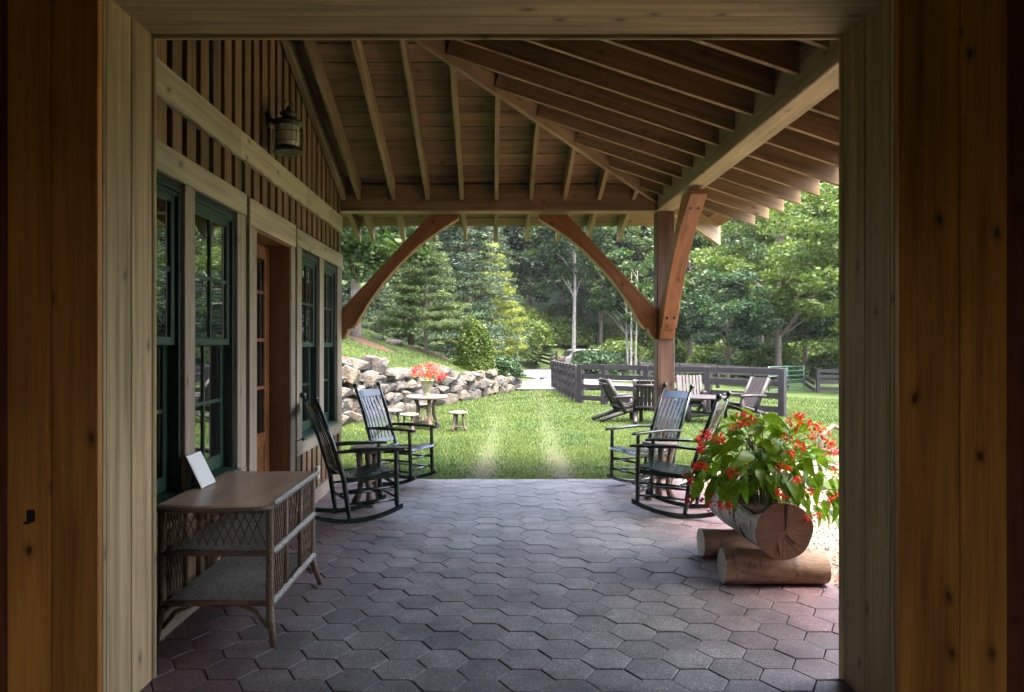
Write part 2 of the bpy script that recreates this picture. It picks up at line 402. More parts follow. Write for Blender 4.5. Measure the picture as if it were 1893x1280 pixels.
def px(u, y): return (u - CU) / F * y
def axis(*segs):
    out = []
    for a, b, s in segs: out += list(np.arange(a, b, s))
    return out
xs = axis((-70, -12, 3), (-12, -6, .5), (-6, 4, .14), (4, 12, .4), (12, 30, 1.5), (30, 95, 4))
ys = axis((-30, 0, 3), (0, 8, .6), (8, 32, .16), (32, 60, .7), (60, 180, 4))
V = np.array([(x, y, ground(x, y) + (0 if y < 9 else .03 * noise.noise((x * .7, y * .7, 0)))) for y in ys for x in xs])
nx = len(xs); Q = np.array([(j * nx + i, j * nx + i + 1, (j + 1) * nx + i + 1, (j + 1) * nx + i) for j in range(len(ys) - 1) for i in range(nx - 1)])
g = link('ground', fast_mesh('ground', V, Q, M['lawn'], True)); tag(g, 'mown green lawn and rising grassy bank', 'lawn', kind='structure')
# road: a pale drive that swings round the end of the stone wall and off to the right
def ribbon(name, pts, w, mat, z, label):
    sm = []
    for i in range(len(pts) - 1):
        p0, p1, p2, p3 = [Vector(pts[min(max(i + k, 0), len(pts) - 1)]) for k in (-1, 0, 1, 2)]
        for k in range(8):
            t = k / 8; sm.append(.5 * (2 * p1 + (p2 - p0) * t + (2 * p0 - 5 * p1 + 4 * p2 - p3) * t * t + (3 * p1 - p0 - 3 * p2 + p3) * t ** 3))
    sm.append(Vector(pts[-1])); mb = MB(); vs = []
    for i, p in enumerate(sm):
        d = (sm[min(i + 1, len(sm) - 1)] - sm[max(i - 1, 0)]).normalized(); n = Vector((-d.y, d.x))
        for s in (-1, -.33, .33, 1):
            q = p + n * w / 2 * s; zz = min(ground(q.x, q.y), ground(p.x, p.y) + .05)
            vs.append((q.x, q.y, zz + z))
    fs = [(i * 4 + k, i * 4 + k + 1, i * 4 + k + 5, i * 4 + k + 4) for i in range(len(sm) - 1) for k in range(3)]
    mb.add(vs, fs, True); o = mb.build(name, mat); tag(o, label, 'road', kind='structure')
ribbon('road', [(7.6, 36.2), (5.4, 37.4), (3.9, 39.5), (3.1, 43), (3.0, 47), (5.2, 52.5), (10, 56), (22, 59)], 3.9, M['asphalt'], .05, 'pale grey drive curving round behind the fence')
ribbon('driveway_apron', [(4.9, 33.9), (4.1, 33.6), (3.2, 33.4), (2.0, 33.4), (1.2, 33.6)], 10.6, M['concrete'], .062, 'near white concrete apron of the drive beside the wall end')
gv = MB().add([(2.2, 3.4, -.02), (7.5, 3.4, -.02), (7.5, 9.6, -.022), (4.5, 10.2, -.024), (3.0, 9.4, -.022), (2.2, 8.9, -.02)], [(0, 1, 2, 3, 4, 5)]).build('gravel_path', M['gravel'])
tag(gv, 'tan gravel beside the paved porch', 'gravel', kind='structure')
rng = np.random.default_rng(5)
def pebbles():
    n = 5200; c = np.stack([rng.uniform(2.24, 4.2, n), rng.uniform(3.6, 9.0, n), np.full(n, -.014)], 1); r = rng.uniform(.004, .011, n)
    base = np.array([(1, 0, 0), (-1, 0, 0), (0, 1, 0), (0, -1, 0), (0, 0, .7), (0, 0, -.7)]); tri = np.array([(0, 2, 4), (2, 1, 4), (1, 3, 4), (3, 0, 4), (2, 0, 5), (1, 2, 5), (3, 1, 5), (0, 3, 5)])
    v = c[:, None, :] + base[None] * r[:, None, None] * rng.uniform(.6, 1.3, (n, 6, 1)); f = tri[None] + 6 * np.arange(n)[:, None, None]
    o = link('gravel_stones', fast_mesh('gravel_stones', v.reshape(-1, 3), f.reshape(-1, 3), M['gravel'])); tag(o, 'loose tan gravel stones along the porch edge', 'gravel', kind='stuff')
pebbles()
# ------------------------------------------------------------------ paving of hexagons
HS = .1345; CX = 1.5 * HS; RY = math.sqrt(3) * HS
pave = MB().box(-1.9, 2.23, -8, 8.66, -.09, -.016).build('paving', M['joint']); tag(pave, 'porch floor of hexagonal asphalt pavers', 'paving', kind='structure')
def hexpoly(sx=1.0): return [((HS - .0036) * math.cos(R(60 * k)), (HS - .0036) * math.sin(R(60 * k))) for k in range(6)]
def tile_mesh(poly, name):
    n = len(poly); cx = sum(p[0] for p in poly) / n; cy = sum(p[1] for p in poly) / n
    inn = [(cx + (p[0] - cx) * .975, cy + (p[1] - cy) * .975) for p in poly]
    mb = MB(); mb.add([(p[0], p[1], -.03) for p in poly] + [(p[0], p[1], -.003) for p in poly] + [(p[0], p[1], 0) for p in inn],
                      [(i, (i + 1) % n, n + (i + 1) % n, n + i) for i in range(n)] + [(n + i, n + (i + 1) % n, 2 * n + (i + 1) % n, 2 * n + i) for i in range(n)] + [tuple(range(2 * n, 3 * n))])
    return mb.mesh(name, M['paver'])
HEX = tile_mesh(hexpoly(), 'paver')
def clip(poly, f):
    out = []
    for i in range(len(poly)):
        a, b = poly[i], poly[(i + 1) % len(poly)]; fa, fb = f(a), f(b)
        if fa >= 0: out.append(a)
        if (fa >= 0) != (fb >= 0):
            t = fa / (fa - fb); out.append((a[0] + (b[0] - a[0]) * t, a[1] + (b[1] - a[1]) * t))
    return out
rd = random.Random(3); cells = []
for i in range(-12, 16):
    for j in range(-18, 48):
        x = -.0415 + i * CX; y = 3.786 + (j - 12) * RY + (RY / 2 if i % 2 else 0)
        if not (-1.86 - HS < x < 2.21 + HS and -1.2 < y < 8.6 + HS): continue
        p = [(x + a, y + b) for a, b in hexpoly()]
        q = clip(clip(clip(p, lambda t: 2.21 - t[0]), lambda t: 8.62 - t[1]), lambda t: t[0] + 1.80)
        if len(q) < 3: continue
        ar = abs(sum(q[k][0] * q[(k + 1) % len(q)][1] - q[(k + 1) % len(q)][0] * q[k][1] for k in range(len(q)))) / 2
        if ar < .004: continue
        vis = y > 3.15 and abs(px(910, 1)) >= 0 and -.475 * y < x + .1 and x - .1 < .475 * y
        cells.append((0 if vis else 1, y, x, q, ar))
cells.sort(key=lambda c: (c[0], c[1])); rest = MB()
for k, (hid, y, x, q, ar) in enumerate(cells):
    full = ar > .046; dz = rd.uniform(-.0028, .0022)
    tilt = Matrix.Rotation(rd.uniform(-.008, .008), 4, 'X') @ Matrix.Rotation(rd.uniform(-.008, .008), 4, 'Y') @ Matrix.Rotation(rd.uniform(-.012, .012), 4, 'Z')
    if k < 300 and not hid:
        if full: link('paver', HEX, pave, Matrix.Translation((x, y, dz)) @ tilt)
        else: link('paver', tile_mesh([(a - x, b - y) for a, b in q], 'paver'), pave, Matrix.Translation((x, y, dz)) @ tilt)
    else: rest.prism([(a, b) for a, b in q], -.03, dz, 'xy')
tag(rest.build('paver_field', M['paver'], pave), kind='stuff')

# ------------------------------------------------------------------ doorway the picture looks out through
dw = thing('timber_doorway', 'wide timber doorway framing the view, pale weathered jambs and orange inner trim', 'doorway', (0, 3.2, 0))
LX, RX, DZ = -1.58, 1.63, 2.99
for sx, X in ((-1, LX), (1, RX)):
    for (y0, y1, ins) in ((3.004, 3.030, 0), (3.034, 3.238, .001), (3.243, 3.43, -.002)):
        xa = X + sx * (.0 + ins); o = MB().box(min(xa, xa + sx * .04), max(xa, xa + sx * .04), y0, y1, 0, DZ + .04).build('jamb_board', M['jamb'], dw, None, True); bev(o, .003)
    o = MB().box(min(X - sx * .012, X + sx * .06), max(X - sx * .012, X + sx * .06), 3.432, 3.462, 0, DZ + .02).build('edge_strip', M['jamb'], dw, None, True); bev(o, .006)
    xs_ = ([LX, -1.767, -1.945] if sx < 0 else [RX, 1.875, 2.065])
    for a, b in zip(xs_[:-1], xs_[1:]):
        o = MB().box(min(a, b) + .0015, max(a, b) - .0015, 2.965, 3.001, 0, 3.6).build('trim_board', M['orange'], dw, None, True); bev(o, .003)
for (y0, y1, dz) in ((3.004, 3.238, 0), (3.243, 3.43, .003)):
    o = MB().box(LX - .03, RX + .03, y0, y1, DZ + dz, DZ + .05).build('lintel_board', M['lintel'], dw, None, True); bev(o, .003)
o = MB().box(LX + .0, RX - .0, 3.432, 3.458, DZ - .012, DZ + .06).build('edge_strip', M['lintel'], dw, None, True); bev(o, .005)
o = MB().box(LX - .4, RX + .44, 2.968, 3.0, DZ + .002, 3.6).build('lintel_board', M['lintel'], dw, None, True)
core = MB()
for a, b in ((-6.5, LX - .045), (RX + .045, 6.5)): core.box(a, b, 3.04, 3.425, -.05, 5.4)
core.box(LX - .045, RX + .045, 3.04, 3.425, DZ + .055, 5.4)
tag(core.build('barn_wall', M['redwall']), 'dark red stained wall either side of the doorway', 'wall', kind='structure')
pl = MB().box(-1.862, -1.832, 2.955, 2.966, .845, .895).box(-1.872, -1.85, 2.952, 2.966, .838, .848).build('latch_plate', M['black'], dw, None, True); bev(pl, .002)
# the barn aisle the photographer stands in: lined walls, ceiling, and an unseen far opening added for light
for nm, b in (('wall_left', (-3.3, -3.2, -7, 3.04, -.05, 3.7)), ('wall_right', (3.2, 3.3, -7, 3.04, -.05, 3.7)), ('ceiling', (-3.3, 3.3, -7, 3.04, 3.62, 3.72))):
    tag(MB().box(*b).build(nm, M['redwall'] if nm != 'ceiling' else M['deck_y']), 'dark stained boards lining the barn aisle', 'wall', kind='structure')
tag(MB().box(-3.3, -1.7, -7.1, -7, -.05, 3.7).box(1.7, 3.3, -7.1, -7, -.05, 3.7).box(-1.7, 1.7, -7.1, -7, 3.0, 3.7).build('wall_back', M['redwall']), 'far end wall of the barn aisle with an unseen opening added to let light in', 'wall', kind='structure')
tag(MB().box(-3.2, -1.905, -7, 3.03, -.09, -.02).box(2.235, 3.2, -7, 3.03, -.09, -.02).build('aisle_floor', M['joint']), 'dark floor edges of the barn aisle', 'floor', kind='structure')

# ------------------------------------------------------------------ porch roof
PX, PY, ZB, PIT = 1.91, 8.58, 3.245, 1 / 3.0
EV = 1.03; RD = .19
zr = lambda d: ZB + PIT * d                    # underside of rafters, d = metres in from the beam line
roof = thing('porch_roof', 'open timber porch roof with exposed rafters, hip and corner post', 'porch roof', (PX + .1, PY + .1, 0))
sa = math.atan(PIT); co, si = math.cos(sa), math.sin(sa)
def rafter(px0, dirv, d_top, w=.045, depth=RD, drop=0, name='rafter', k=1.0, ev=EV):
    """px0: plan point on the beam line; dirv: plan unit vector pointing uphill; k: pitch factor along it"""
    a = math.atan(PIT * k); c, s = math.cos(a), math.sin(a)
    x = Vector((dirv[0] * c, dirv[1] * c, s)); y = Vector((-dirv[1], dirv[0], 0)); z = x.cross(y)
    Mx = Matrix((x, y, z)).transposed().to_4x4(); Mx.translation = Vector((px0[0], px0[1], ZB - drop))
    l0, l1 = -ev / c, d_top / c; sh = math.tan(a) * depth
    o = MB().prism([(l0, 0), (l1, 0), (l1 + sh * 0, depth), (l0 + sh, depth)], -w / 2, w / 2, 'xz').build(name, M['rafter'], roof, Mx, True)
    return bev(o, .002)
for k in range(9):
    x = 1.64 - .398 * k
    rafter((x, PY), (0, -1), min(PX - x, 5.1) - .02)
rafter((-1.725, PY), (0, -1), 3.6, .05)
for k in range(1, 7): rafter((-1.725 - .398 * k, PY + .06), (0, -1), .0, ev=EV - .06)
for k in range(12):
    y = 8.30 - .4085 * k
    rafter((PX, y), (-1, 0), min(PY - y, PX + 1.74) - .02)
rafter((PX, PY), (-.7071, -.7071), 3.62 * 1.4142, .05, .24, .045, 'hip_rafter', .7071, EV * 1.4142)
dk = ZB + RD / co + .003; TH = .022; bw = .229
top_x = -1.80
n = int((EV + 5.2) / bw) + 1
for i in range(n):
    d0 = -EV + i * bw; d1 = d0 + bw - .014
    if d0 > 3.66: break
    d1 = min(d1, 3.7)
    # panel falling towards +Y (boards along x), mitred on the hip
    ya, yb = PY - d0, PY - d1; za, zb = dk + PIT * d0, dk + PIT * d1; xl = -5.0 if d0 < .0 else top_x
    for (poly, mt) in (([(xl, ya, za), (PX - d0, ya, za), (PX - d1, yb, zb), (xl, yb, zb)], 'deck_x'),
                       ([(PX - d0, 3.40, za), (PX - d0, PY - d0, za), (PX - d1, PY - d1, zb), (PX - d1, 3.40, zb)], 'deck_y')):
        vs = poly + [(p[0], p[1], p[2] + TH) for p in poly]
        MB().add(vs, [(0, 1, 2, 3), (4, 5, 6, 7), (0, 1, 5, 4), (1, 2, 6, 5), (2, 3, 7, 6), (3, 0, 4, 7)]).build('deck_board', M[mt], roof, None, True)
zt = lambda d: dk + PIT * d + .03
cov = MB(); a0 = -EV - .02; a1 = 3.72  # unseen shingle sheet added over the deck to block light
cov.add([(-5.0, PY - a0, zt(a0)), (PX - a0, PY - a0, zt(a0)), (PX - a1, PY - a1, zt(a1)), (-5.0, PY - a1, zt(a1)), (PX - a0, 3.3, zt(a0)), (PX - a1, 3.3, zt(a1))], [(0, 1, 2, 3), (1, 4, 5, 2)])
co_ = cov.build('roof_light_block', plain('grey_shingle', (.06, .055, .05), .9, .3, 12), roof, None, True)
sm = co_.modifiers.new('thick', 'SOLIDIFY'); sm.thickness = .04; sm.offset = 1
ZT = 3.115
def timber(name, x0, x1, y0, y1, z0, z1, mat, ax):
    L = {'x': x1 - x0, 'y': y1 - y0, 'z': z1 - z0}[ax]
    if ax == 'x': return bev(board(name, roof, (x0, (y0 + y1) / 2, (z0 + z1) / 2), (x1, (y0 + y1) / 2, (z0 + z1) / 2), y1 - y0, z1 - z0, mat, b=0), .008)
    if ax == 'y': return bev(board(name, roof, ((x0 + x1) / 2, y0, (z0 + z1) / 2), ((x0 + x1) / 2, y1, (z0 + z1) / 2), x1 - x0, z1 - z0, mat, b=0), .008)
    return bev(board(name, roof, ((x0 + x1) / 2, (y0 + y1) / 2, z0), ((x0 + x1) / 2, (y0 + y1) / 2, z1), y1 - y0, x1 - x0, mat, (1, 0, 0), b=0), .008)
M['tie'] = wood('brown_tie_beam', (.15, .095, .055), (.27, .18, .105), 'X', .62, .6, .05, .8)
timber('tie_beam', -1.78, PX - .003, PY, PY + .20, ZT, 3.43, M['tie'], 'x')
timber('side_beam', PX, PX + .2, 3.46, PY + .2, ZT + .003, 3.43, M['beam'], 'y')
timber('post', PX + .004, PX + .206, PY + .0, PY + .2, -.03, ZT, M['post'], 'z')
bp = [(629, 573), (795, 396), (847, 396), (847, 404), (820, 421), (789, 442), (765.5, 461), (738, 488), (708.6, 521), (679, 562), (658, 599), (650.6, 608), (642.5, 608), (642, 614), (639, 620), (635, 625), (629.5, 628)]
prof = [((u - 629) * PY / F, H - (v - CV) * PY / F) for u, v in bp]         # out from the support, height
prof = [(a, min(b, ZT - .002)) for a, b in prof]
def brace(Mx, label=None):
    M2 = Matrix.Rotation(R(-47), 4, 'Y')
    def loc(p): q = M2.inverted() @ Vector((p[0], 0, p[1] - 2.3)); return (q.x, q.z)
    T = Mx @ Matrix.Translation((0, 0, 2.3)) @ M2
    o = MB().prism([loc(p) for p in prof], -.085, .085, 'xz').build('brace', M['brace'], roof, T, True); bev(o, .006)
    return o
b1 = brace(Matrix.Translation((-1.762, PY + .10, 0)))
b2 = brace(Matrix.Translation((PX + .003, PY + .10, 0)) @ Matrix.Rotation(math.pi, 4, 'Z'))
b3 = brace(Matrix.Translation((PX + .105, PY - .003, 0)) @ Matrix.Rotation(-math.pi / 2, 4, 'Z'))
def bolt_on(b, a, z, side):
    # recessed bolt hole on the lower face of a brace
    pass
T3 = wm(b3)
for (a, z, nx_, nz_) in ((1.19, 2.94, .50, -.866), (.245, 1.86, .88, -.47)):
    for s in (-.04, .04):
        c = Matrix.Translation((PX + .105, PY - .003, 0)) @ Matrix.Rotation(-math.pi / 2, 4, 'Z')
        # find the arc point nearest and put a dark plug just proud of it
        best = None
        for (p, q) in zip(prof[3:11], prof[4:12]):
            for t in np.linspace(0, 1, 20):
                w_ = (p[0] + (q[0] - p[0]) * t, p[1] + (q[1] - p[1]) * t); dd = (w_[0] - a) ** 2 + (w_[1] - z) ** 2
                if best is None or dd < best[0]: best = (dd, w_, (q[0] - p[0], q[1] - p[1]))
        w_, tg = best[1], Vector((best[2][0], 0, best[2][1])).normalized(); nrm = Vector((-tg.z, 0, tg.x)); nrm = nrm if nrm.z < 0 else -nrm
        p0 = c @ Vector((w_[0], s, w_[1])); n_ = (c.to_3x3() @ nrm)
        o = MB().tube([p0 - n_ * .02, p0 + n_ * .003], .017, 12).build('bolt', M['black'], b3, wm(b3).inverted())

# ------------------------------------------------------------------ the lodge wall on the left
lodge = thing('lodge_building', 'board and batten lodge wall with green windows and a honey wood door', 'building', (-1.9, 6, 0))
WX = -1.80
holes = [(3.50, 4.21, .70, 2.47), (4.36, 5.08, .70, 2.47), (5.50, 6.43, .02, 2.42), (6.80, 7.50, .69, 2.44), (7.69, 8.36, .69, 2.44)]
wl = MB(); y = 3.43
for (a, b, z0, z1) in holes:
    wl.box(WX - .10, WX, y, a, 0, 4.66); wl.box(WX - .10, WX, a, b, z1, 4.66)
    if z0 > .1: wl.box(WX - .10, WX, a, b, 0, z0)
    y = b
wl.box(WX - .10, WX, y, 8.60, 0, 4.66); wl.box(-5, WX - .10, 8.5, 8.60, 0, 3.4)
# keep the wall under the roof slope
cutv = []
for p in wl.v:
    lim = zr(max(0, min(PY - p[1], 3.7))) + RD - .02
    cutv.append((p[0], p[1], min(p[2], lim)))
wl.v = cutv
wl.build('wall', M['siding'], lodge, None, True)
def vb(name, y0, y1, z0, z1, xf, t, mat): # upright board on the wall
    return board(name, lodge, (xf - t / 2, (y0 + y1) / 2, z0), (xf - t / 2, (y0 + y1) / 2, z1), y1 - y0, t, mat, (1, 0, 0), .003)
def hb(name, y0, y1, z0, z1, xf, t, mat):
    return board(name, lodge, (xf - t / 2, y0, (z0 + z1) / 2), (xf - t / 2, y1, (z0 + z1) / 2), t, z1 - z0, mat, (0, 0, 1), .004)
k = 0; y = 3.486
while y < 8.45:
    y1 = y + .128; ym = (y + y1) / 2; xf = -1.765
    ztop = zr(min(PY - y1, 3.67)) + RD - .03
    vb('batten', y, y1, 3.052, ztop, xf, .034, M['batten'])
    vb('batten', y, y1, 2.632, 2.858, xf, .034, M['batten'])
    if ym > 6.6 or ym < 5.25: vb('batten', y, y1, .135, .558, xf, .034, M['batten'])
    y += .2
vb('corner_board', 8.47, 8.60, .135, 3.3, -1.755, .044, M['batten'])
# the hewn band: a wavy lower edge, in three lengths
yy = [3.44, 5.12, 6.95, 8.615]
for a, b in zip(yy[:-1], yy[1:]):
    L = b - a - .003; n = int(L / .07); low = [(i * L / n, -.095 + .012 * noise.noise(((a + i * L / n) * 5.5, 1.7, 0)) + .006 * noise.noise(((a + i * L / n) * 17, 3, 0))) for i in range(n + 1)]
    Mx, _ = frame((-1.739 - .02, a, 2.955), (-1.739 - .02, b, 2.955))
    bev(MB().prism(low + [(L, .095), (0, .095)], -.02, .02, 'xz').build('band_board', M['band'], lodge, Mx, True), .004)
hb('header', 3.44, 5.262, 2.475, 2.628, -1.743, .04, M['band'])
hb('header', 5.33, 6.575, 2.425, 2.622, -1.743, .04, M['band'])
hb('header', 6.625, 8.615, 2.452, 2.610, -1.743, .04, M['band'])
for (a, b, z0, z1) in ((4.215, 4.355, .72, 2.472), (5.085, 5.257, .70, 2.472), (5.335, 5.495, .02, 2.422), (6.435, 6.57, .02, 2.422), (6.63, 6.795, .70, 2.449), (7.505, 7.685, .70, 2.449), (8.365, 8.61, .70, 2.449), (3.44, 3.496, .7, 2.472)):
    vb('casing', a, b, z0, z1, -1.748, .036, M['casing'])
hb('apron', 3.44, 5.262, .56, .698, -1.746, .038, M['casing']); hb('apron', 6.625, 8.615, .555, .688, -1.746, .038, M['casing'])
hb('baseboard', 3.44, 5.33, -.02, .132, -1.742, .045, M['casing']); hb('baseboard', 6.58, 8.615, -.02, .132, -1.742, .045, M['casing'])
def window(a, b, z0, z1, zm):
    w = link('window', MB().box(WX - .20, WX - .16, a - .05, b + .05, z0 - .05, z1 + .05).mesh('window', M['black']), lodge, None, True)
    def P(name, mb, mat, bv=.003):
        o = mb.build(name, M[mat], w, None, True); return bev(o, bv) if bv else o
    P('frame', MB().box(WX - .15, WX + .03, a + .001, a + .03, z0, z1).box(WX - .15, WX + .03, b - .03, b - .001, z0, z1).box(WX - .15, WX + .03, a + .03, b - .03, z1 - .035, z1 - .001), 'dkgreen')
    P('brickmould', MB().box(WX + .012, WX + .038, a + .03, b - .03, z1 - .055, z1 - .037).box(WX - .01, WX + .024, a + .03, b - .03, z1 - .075, z1 - .057), 'green')
    P('sill', MB().prism([(WX - .16, z0 + .05), (WX + .075, z0 + .012), (WX + .075, z0 - .012), (WX - .16, z0 - .004)], a + .001, b - .001, 'xz'), 'green')
    for (s0, s1, xo, br) in ((zm - .03, z1 - .07, -.008, .045), (z0 + .035, zm + .012, -.050, .085)):
        xa, xb = WX + xo - .017, WX + xo + .017; st = .048; ya, yb = a + .032, b - .032
        P('sash', MB().box(xa, xb, ya, ya + st, s0, s1).box(xa, xb, yb - st, yb, s0, s1).box(xa, xb, ya + st, yb - st, s1 - .045, s1).box(xa, xb, ya + st, yb - st, s0, s0 + br), 'green')
        ym = (ya + yb) / 2; zc = (s0 + br + s1 - .045) / 2
        P('muntin', MB().box(xa + .004, xb - .004, ym - .011, ym + .011, s0 + br, s1 - .045), 'green', 0)
        P('muntin', MB().box(xa + .005, xb - .005, ya + st, ym - .0115, zc - .011, zc + .011).box(xa + .005, xb - .005, ym + .0115, yb - st, zc - .011, zc + .011), 'green', 0)
        for (p0, p1) in ((ya + st, ym - .011), (ym + .011, yb - st)):
            for (q0, q1) in ((s0 + br, zc - .011), (zc + .011, s1 - .045)):
                P('pane', MB().box(WX + xo - .004, WX + xo + .003, p0, p1, q0, q1), 'glass', 0)
for (a, b, z0, z1) in holes[:2]: window(a, b, z0, z1, 1.585)
for (a, b, z0, z1) in holes[3:]: window(a, b, z0, z1, 1.57)
# door
dr = link('door_reveal', MB().box(-1.99, -1.755, 5.50, 5.52, .02, 2.42).box(-1.99, -1.755, 6.41, 6.43, .02, 2.42).box(-1.99, -1.755, 5.52, 6.41, 2.40, 2.42).mesh('door_reveal', M['reveal']), lodge, None, True)
dd = link('door', MB().box(-1.975, -1.93, 5.521, 5.64, .03, 2.399).box(-1.975, -1.93, 6.29, 6.409, .03, 2.399).box(-1.975, -1.93, 5.64, 6.29, 2.28, 2.399).box(-1.975, -1.93, 5.64, 6.29, .03, .30).mesh('door', M['door']), lodge, None, True); bev(dd, .004)
MB().box(-1.965, -1.942, 5.64, 6.29, .30, .72).build('panel', M['door'], dd, None, True)
MB().box(-1.972, -1.934, 5.64, 6.29, .72, .82).build('rail', M['door'], dd, None, True)
for z in (1.20, 1.60, 2.0): MB().box(-1.968, -1.936, 5.64, 6.29, z - .014, z + .014).build('muntin', M['door'], dd, None, True)
MB().box(-1.968, -1.936, 5.955, 5.98, .82, 2.28).build('muntin', M['door'], dd, None, True)
for z0, z1 in ((.82, 1.186), (1.214, 1.586), (1.614, 1.986), (2.014, 2.28)):
    for a, b in ((5.64, 5.954), (5.981, 6.29)): MB().box(-1.956, -1.950, a, b, z0, z1).build('pane', M['glass'], dd, None, True)
MB().ball((-1.90, 5.58, 1.02), .026).tube([(-1.93, 5.58, 1.02), (-1.90, 5.58, 1.02)], .012).build('door_knob', M['bronze'], dd, None, True)
# outlet cover low on the wall
oc = thing('outlet_cover', 'small cream outdoor outlet cover on the battens behind the near left rocking chair', 'outlet', (-1.765, 7.42, .28))
bev(MB().box(0.001, .028, -.04, .04, -.065, .065).build('cover', M['cream'], oc), .006)
MB().tube([(.028, -.04, .05), (.028, .04, .05)], .006).build('hinge', M['cream'], oc)
# ------------------------------------------------------------------ ship's lantern on the wall
lt = thing('wall_lantern', 'weathered bronze ship lantern with wire guard on the batten wall', 'lantern', (-1.60, 5.80, 3.05))
gl, ntg, pg = newmat('ribbed_lamp_glass'); pg.inputs['Base Color'].default_value = (.62, .60, .46, 1); pg.inputs['Roughness'].default_value = .15; pg.inputs['Transmission Weight'].default_value = .3
wv = nd(ntg, 'TexNoise', {'Scale': 30.0, 'Detail': 2, 'Vector': nd(ntg, 'TexCoord').outputs['Object']}).outputs[0]; bump(ntg, pg, wv, .6, .01)
MB().lathe([(.002, .02), (.075, .02), (.115, .012), (.118, .02), (.09, .045), (.085, .06)], 24).build('base', M['bronze'], lt)
MB().lathe([(.076, .055), (.088, .11), (.09, .16), (.08, .215), (.07, .235)], 24).build('glass', gl, lt)
MB().lathe([(.072, .228), (.118, .236), (.122, .246), (.085, .272), (.05, .285), (.045, .305), (.062, .312), (.064, .325), (.035, .345), (.014, .355), (.012, .375), (.002, .378)], 24).build('hood', M['bronze'], lt)
ga = MB()
for k in range(6):
    a = k * math.pi / 3 + .3; ga.tube([(r * math.cos(a), r * math.sin(a), z) for r, z in ((.10, .03), (.112, .08), (.116, .14), (.112, .2), (.10, .24))], .003, 5)
for z, r in ((.09, .113), (.165, .116)): ga.tube([(r * math.cos(t), r * math.sin(t), z) for t in np.linspace(0, 2 * math.pi, 25)], .003, 5, False)
ga.build('wire_guard', M['bronze'], lt)
MB().tube([(.04 * math.cos(t), 0, .37 + .06 * math.sin(t)) for t in np.linspace(0, math.pi, 9)], .003, 5).build('hanging_ring', M['bronze'], lt)
MB().lathe([(.002, 0), (.065, 0), (.062, .012), (.04, .022), (.002, .024)], 20).build('wall_plate', M['bronze'], lt, Matrix.Translation((-.163, .02, .285)) @ Matrix.Rotation(R(90), 4, 'Y'))
MB().tube([(-.145, .02, .285), (-.10, .015, .262), (-.06, .008, .262)], .017, 8).build('arm', M['bronze'], lt)
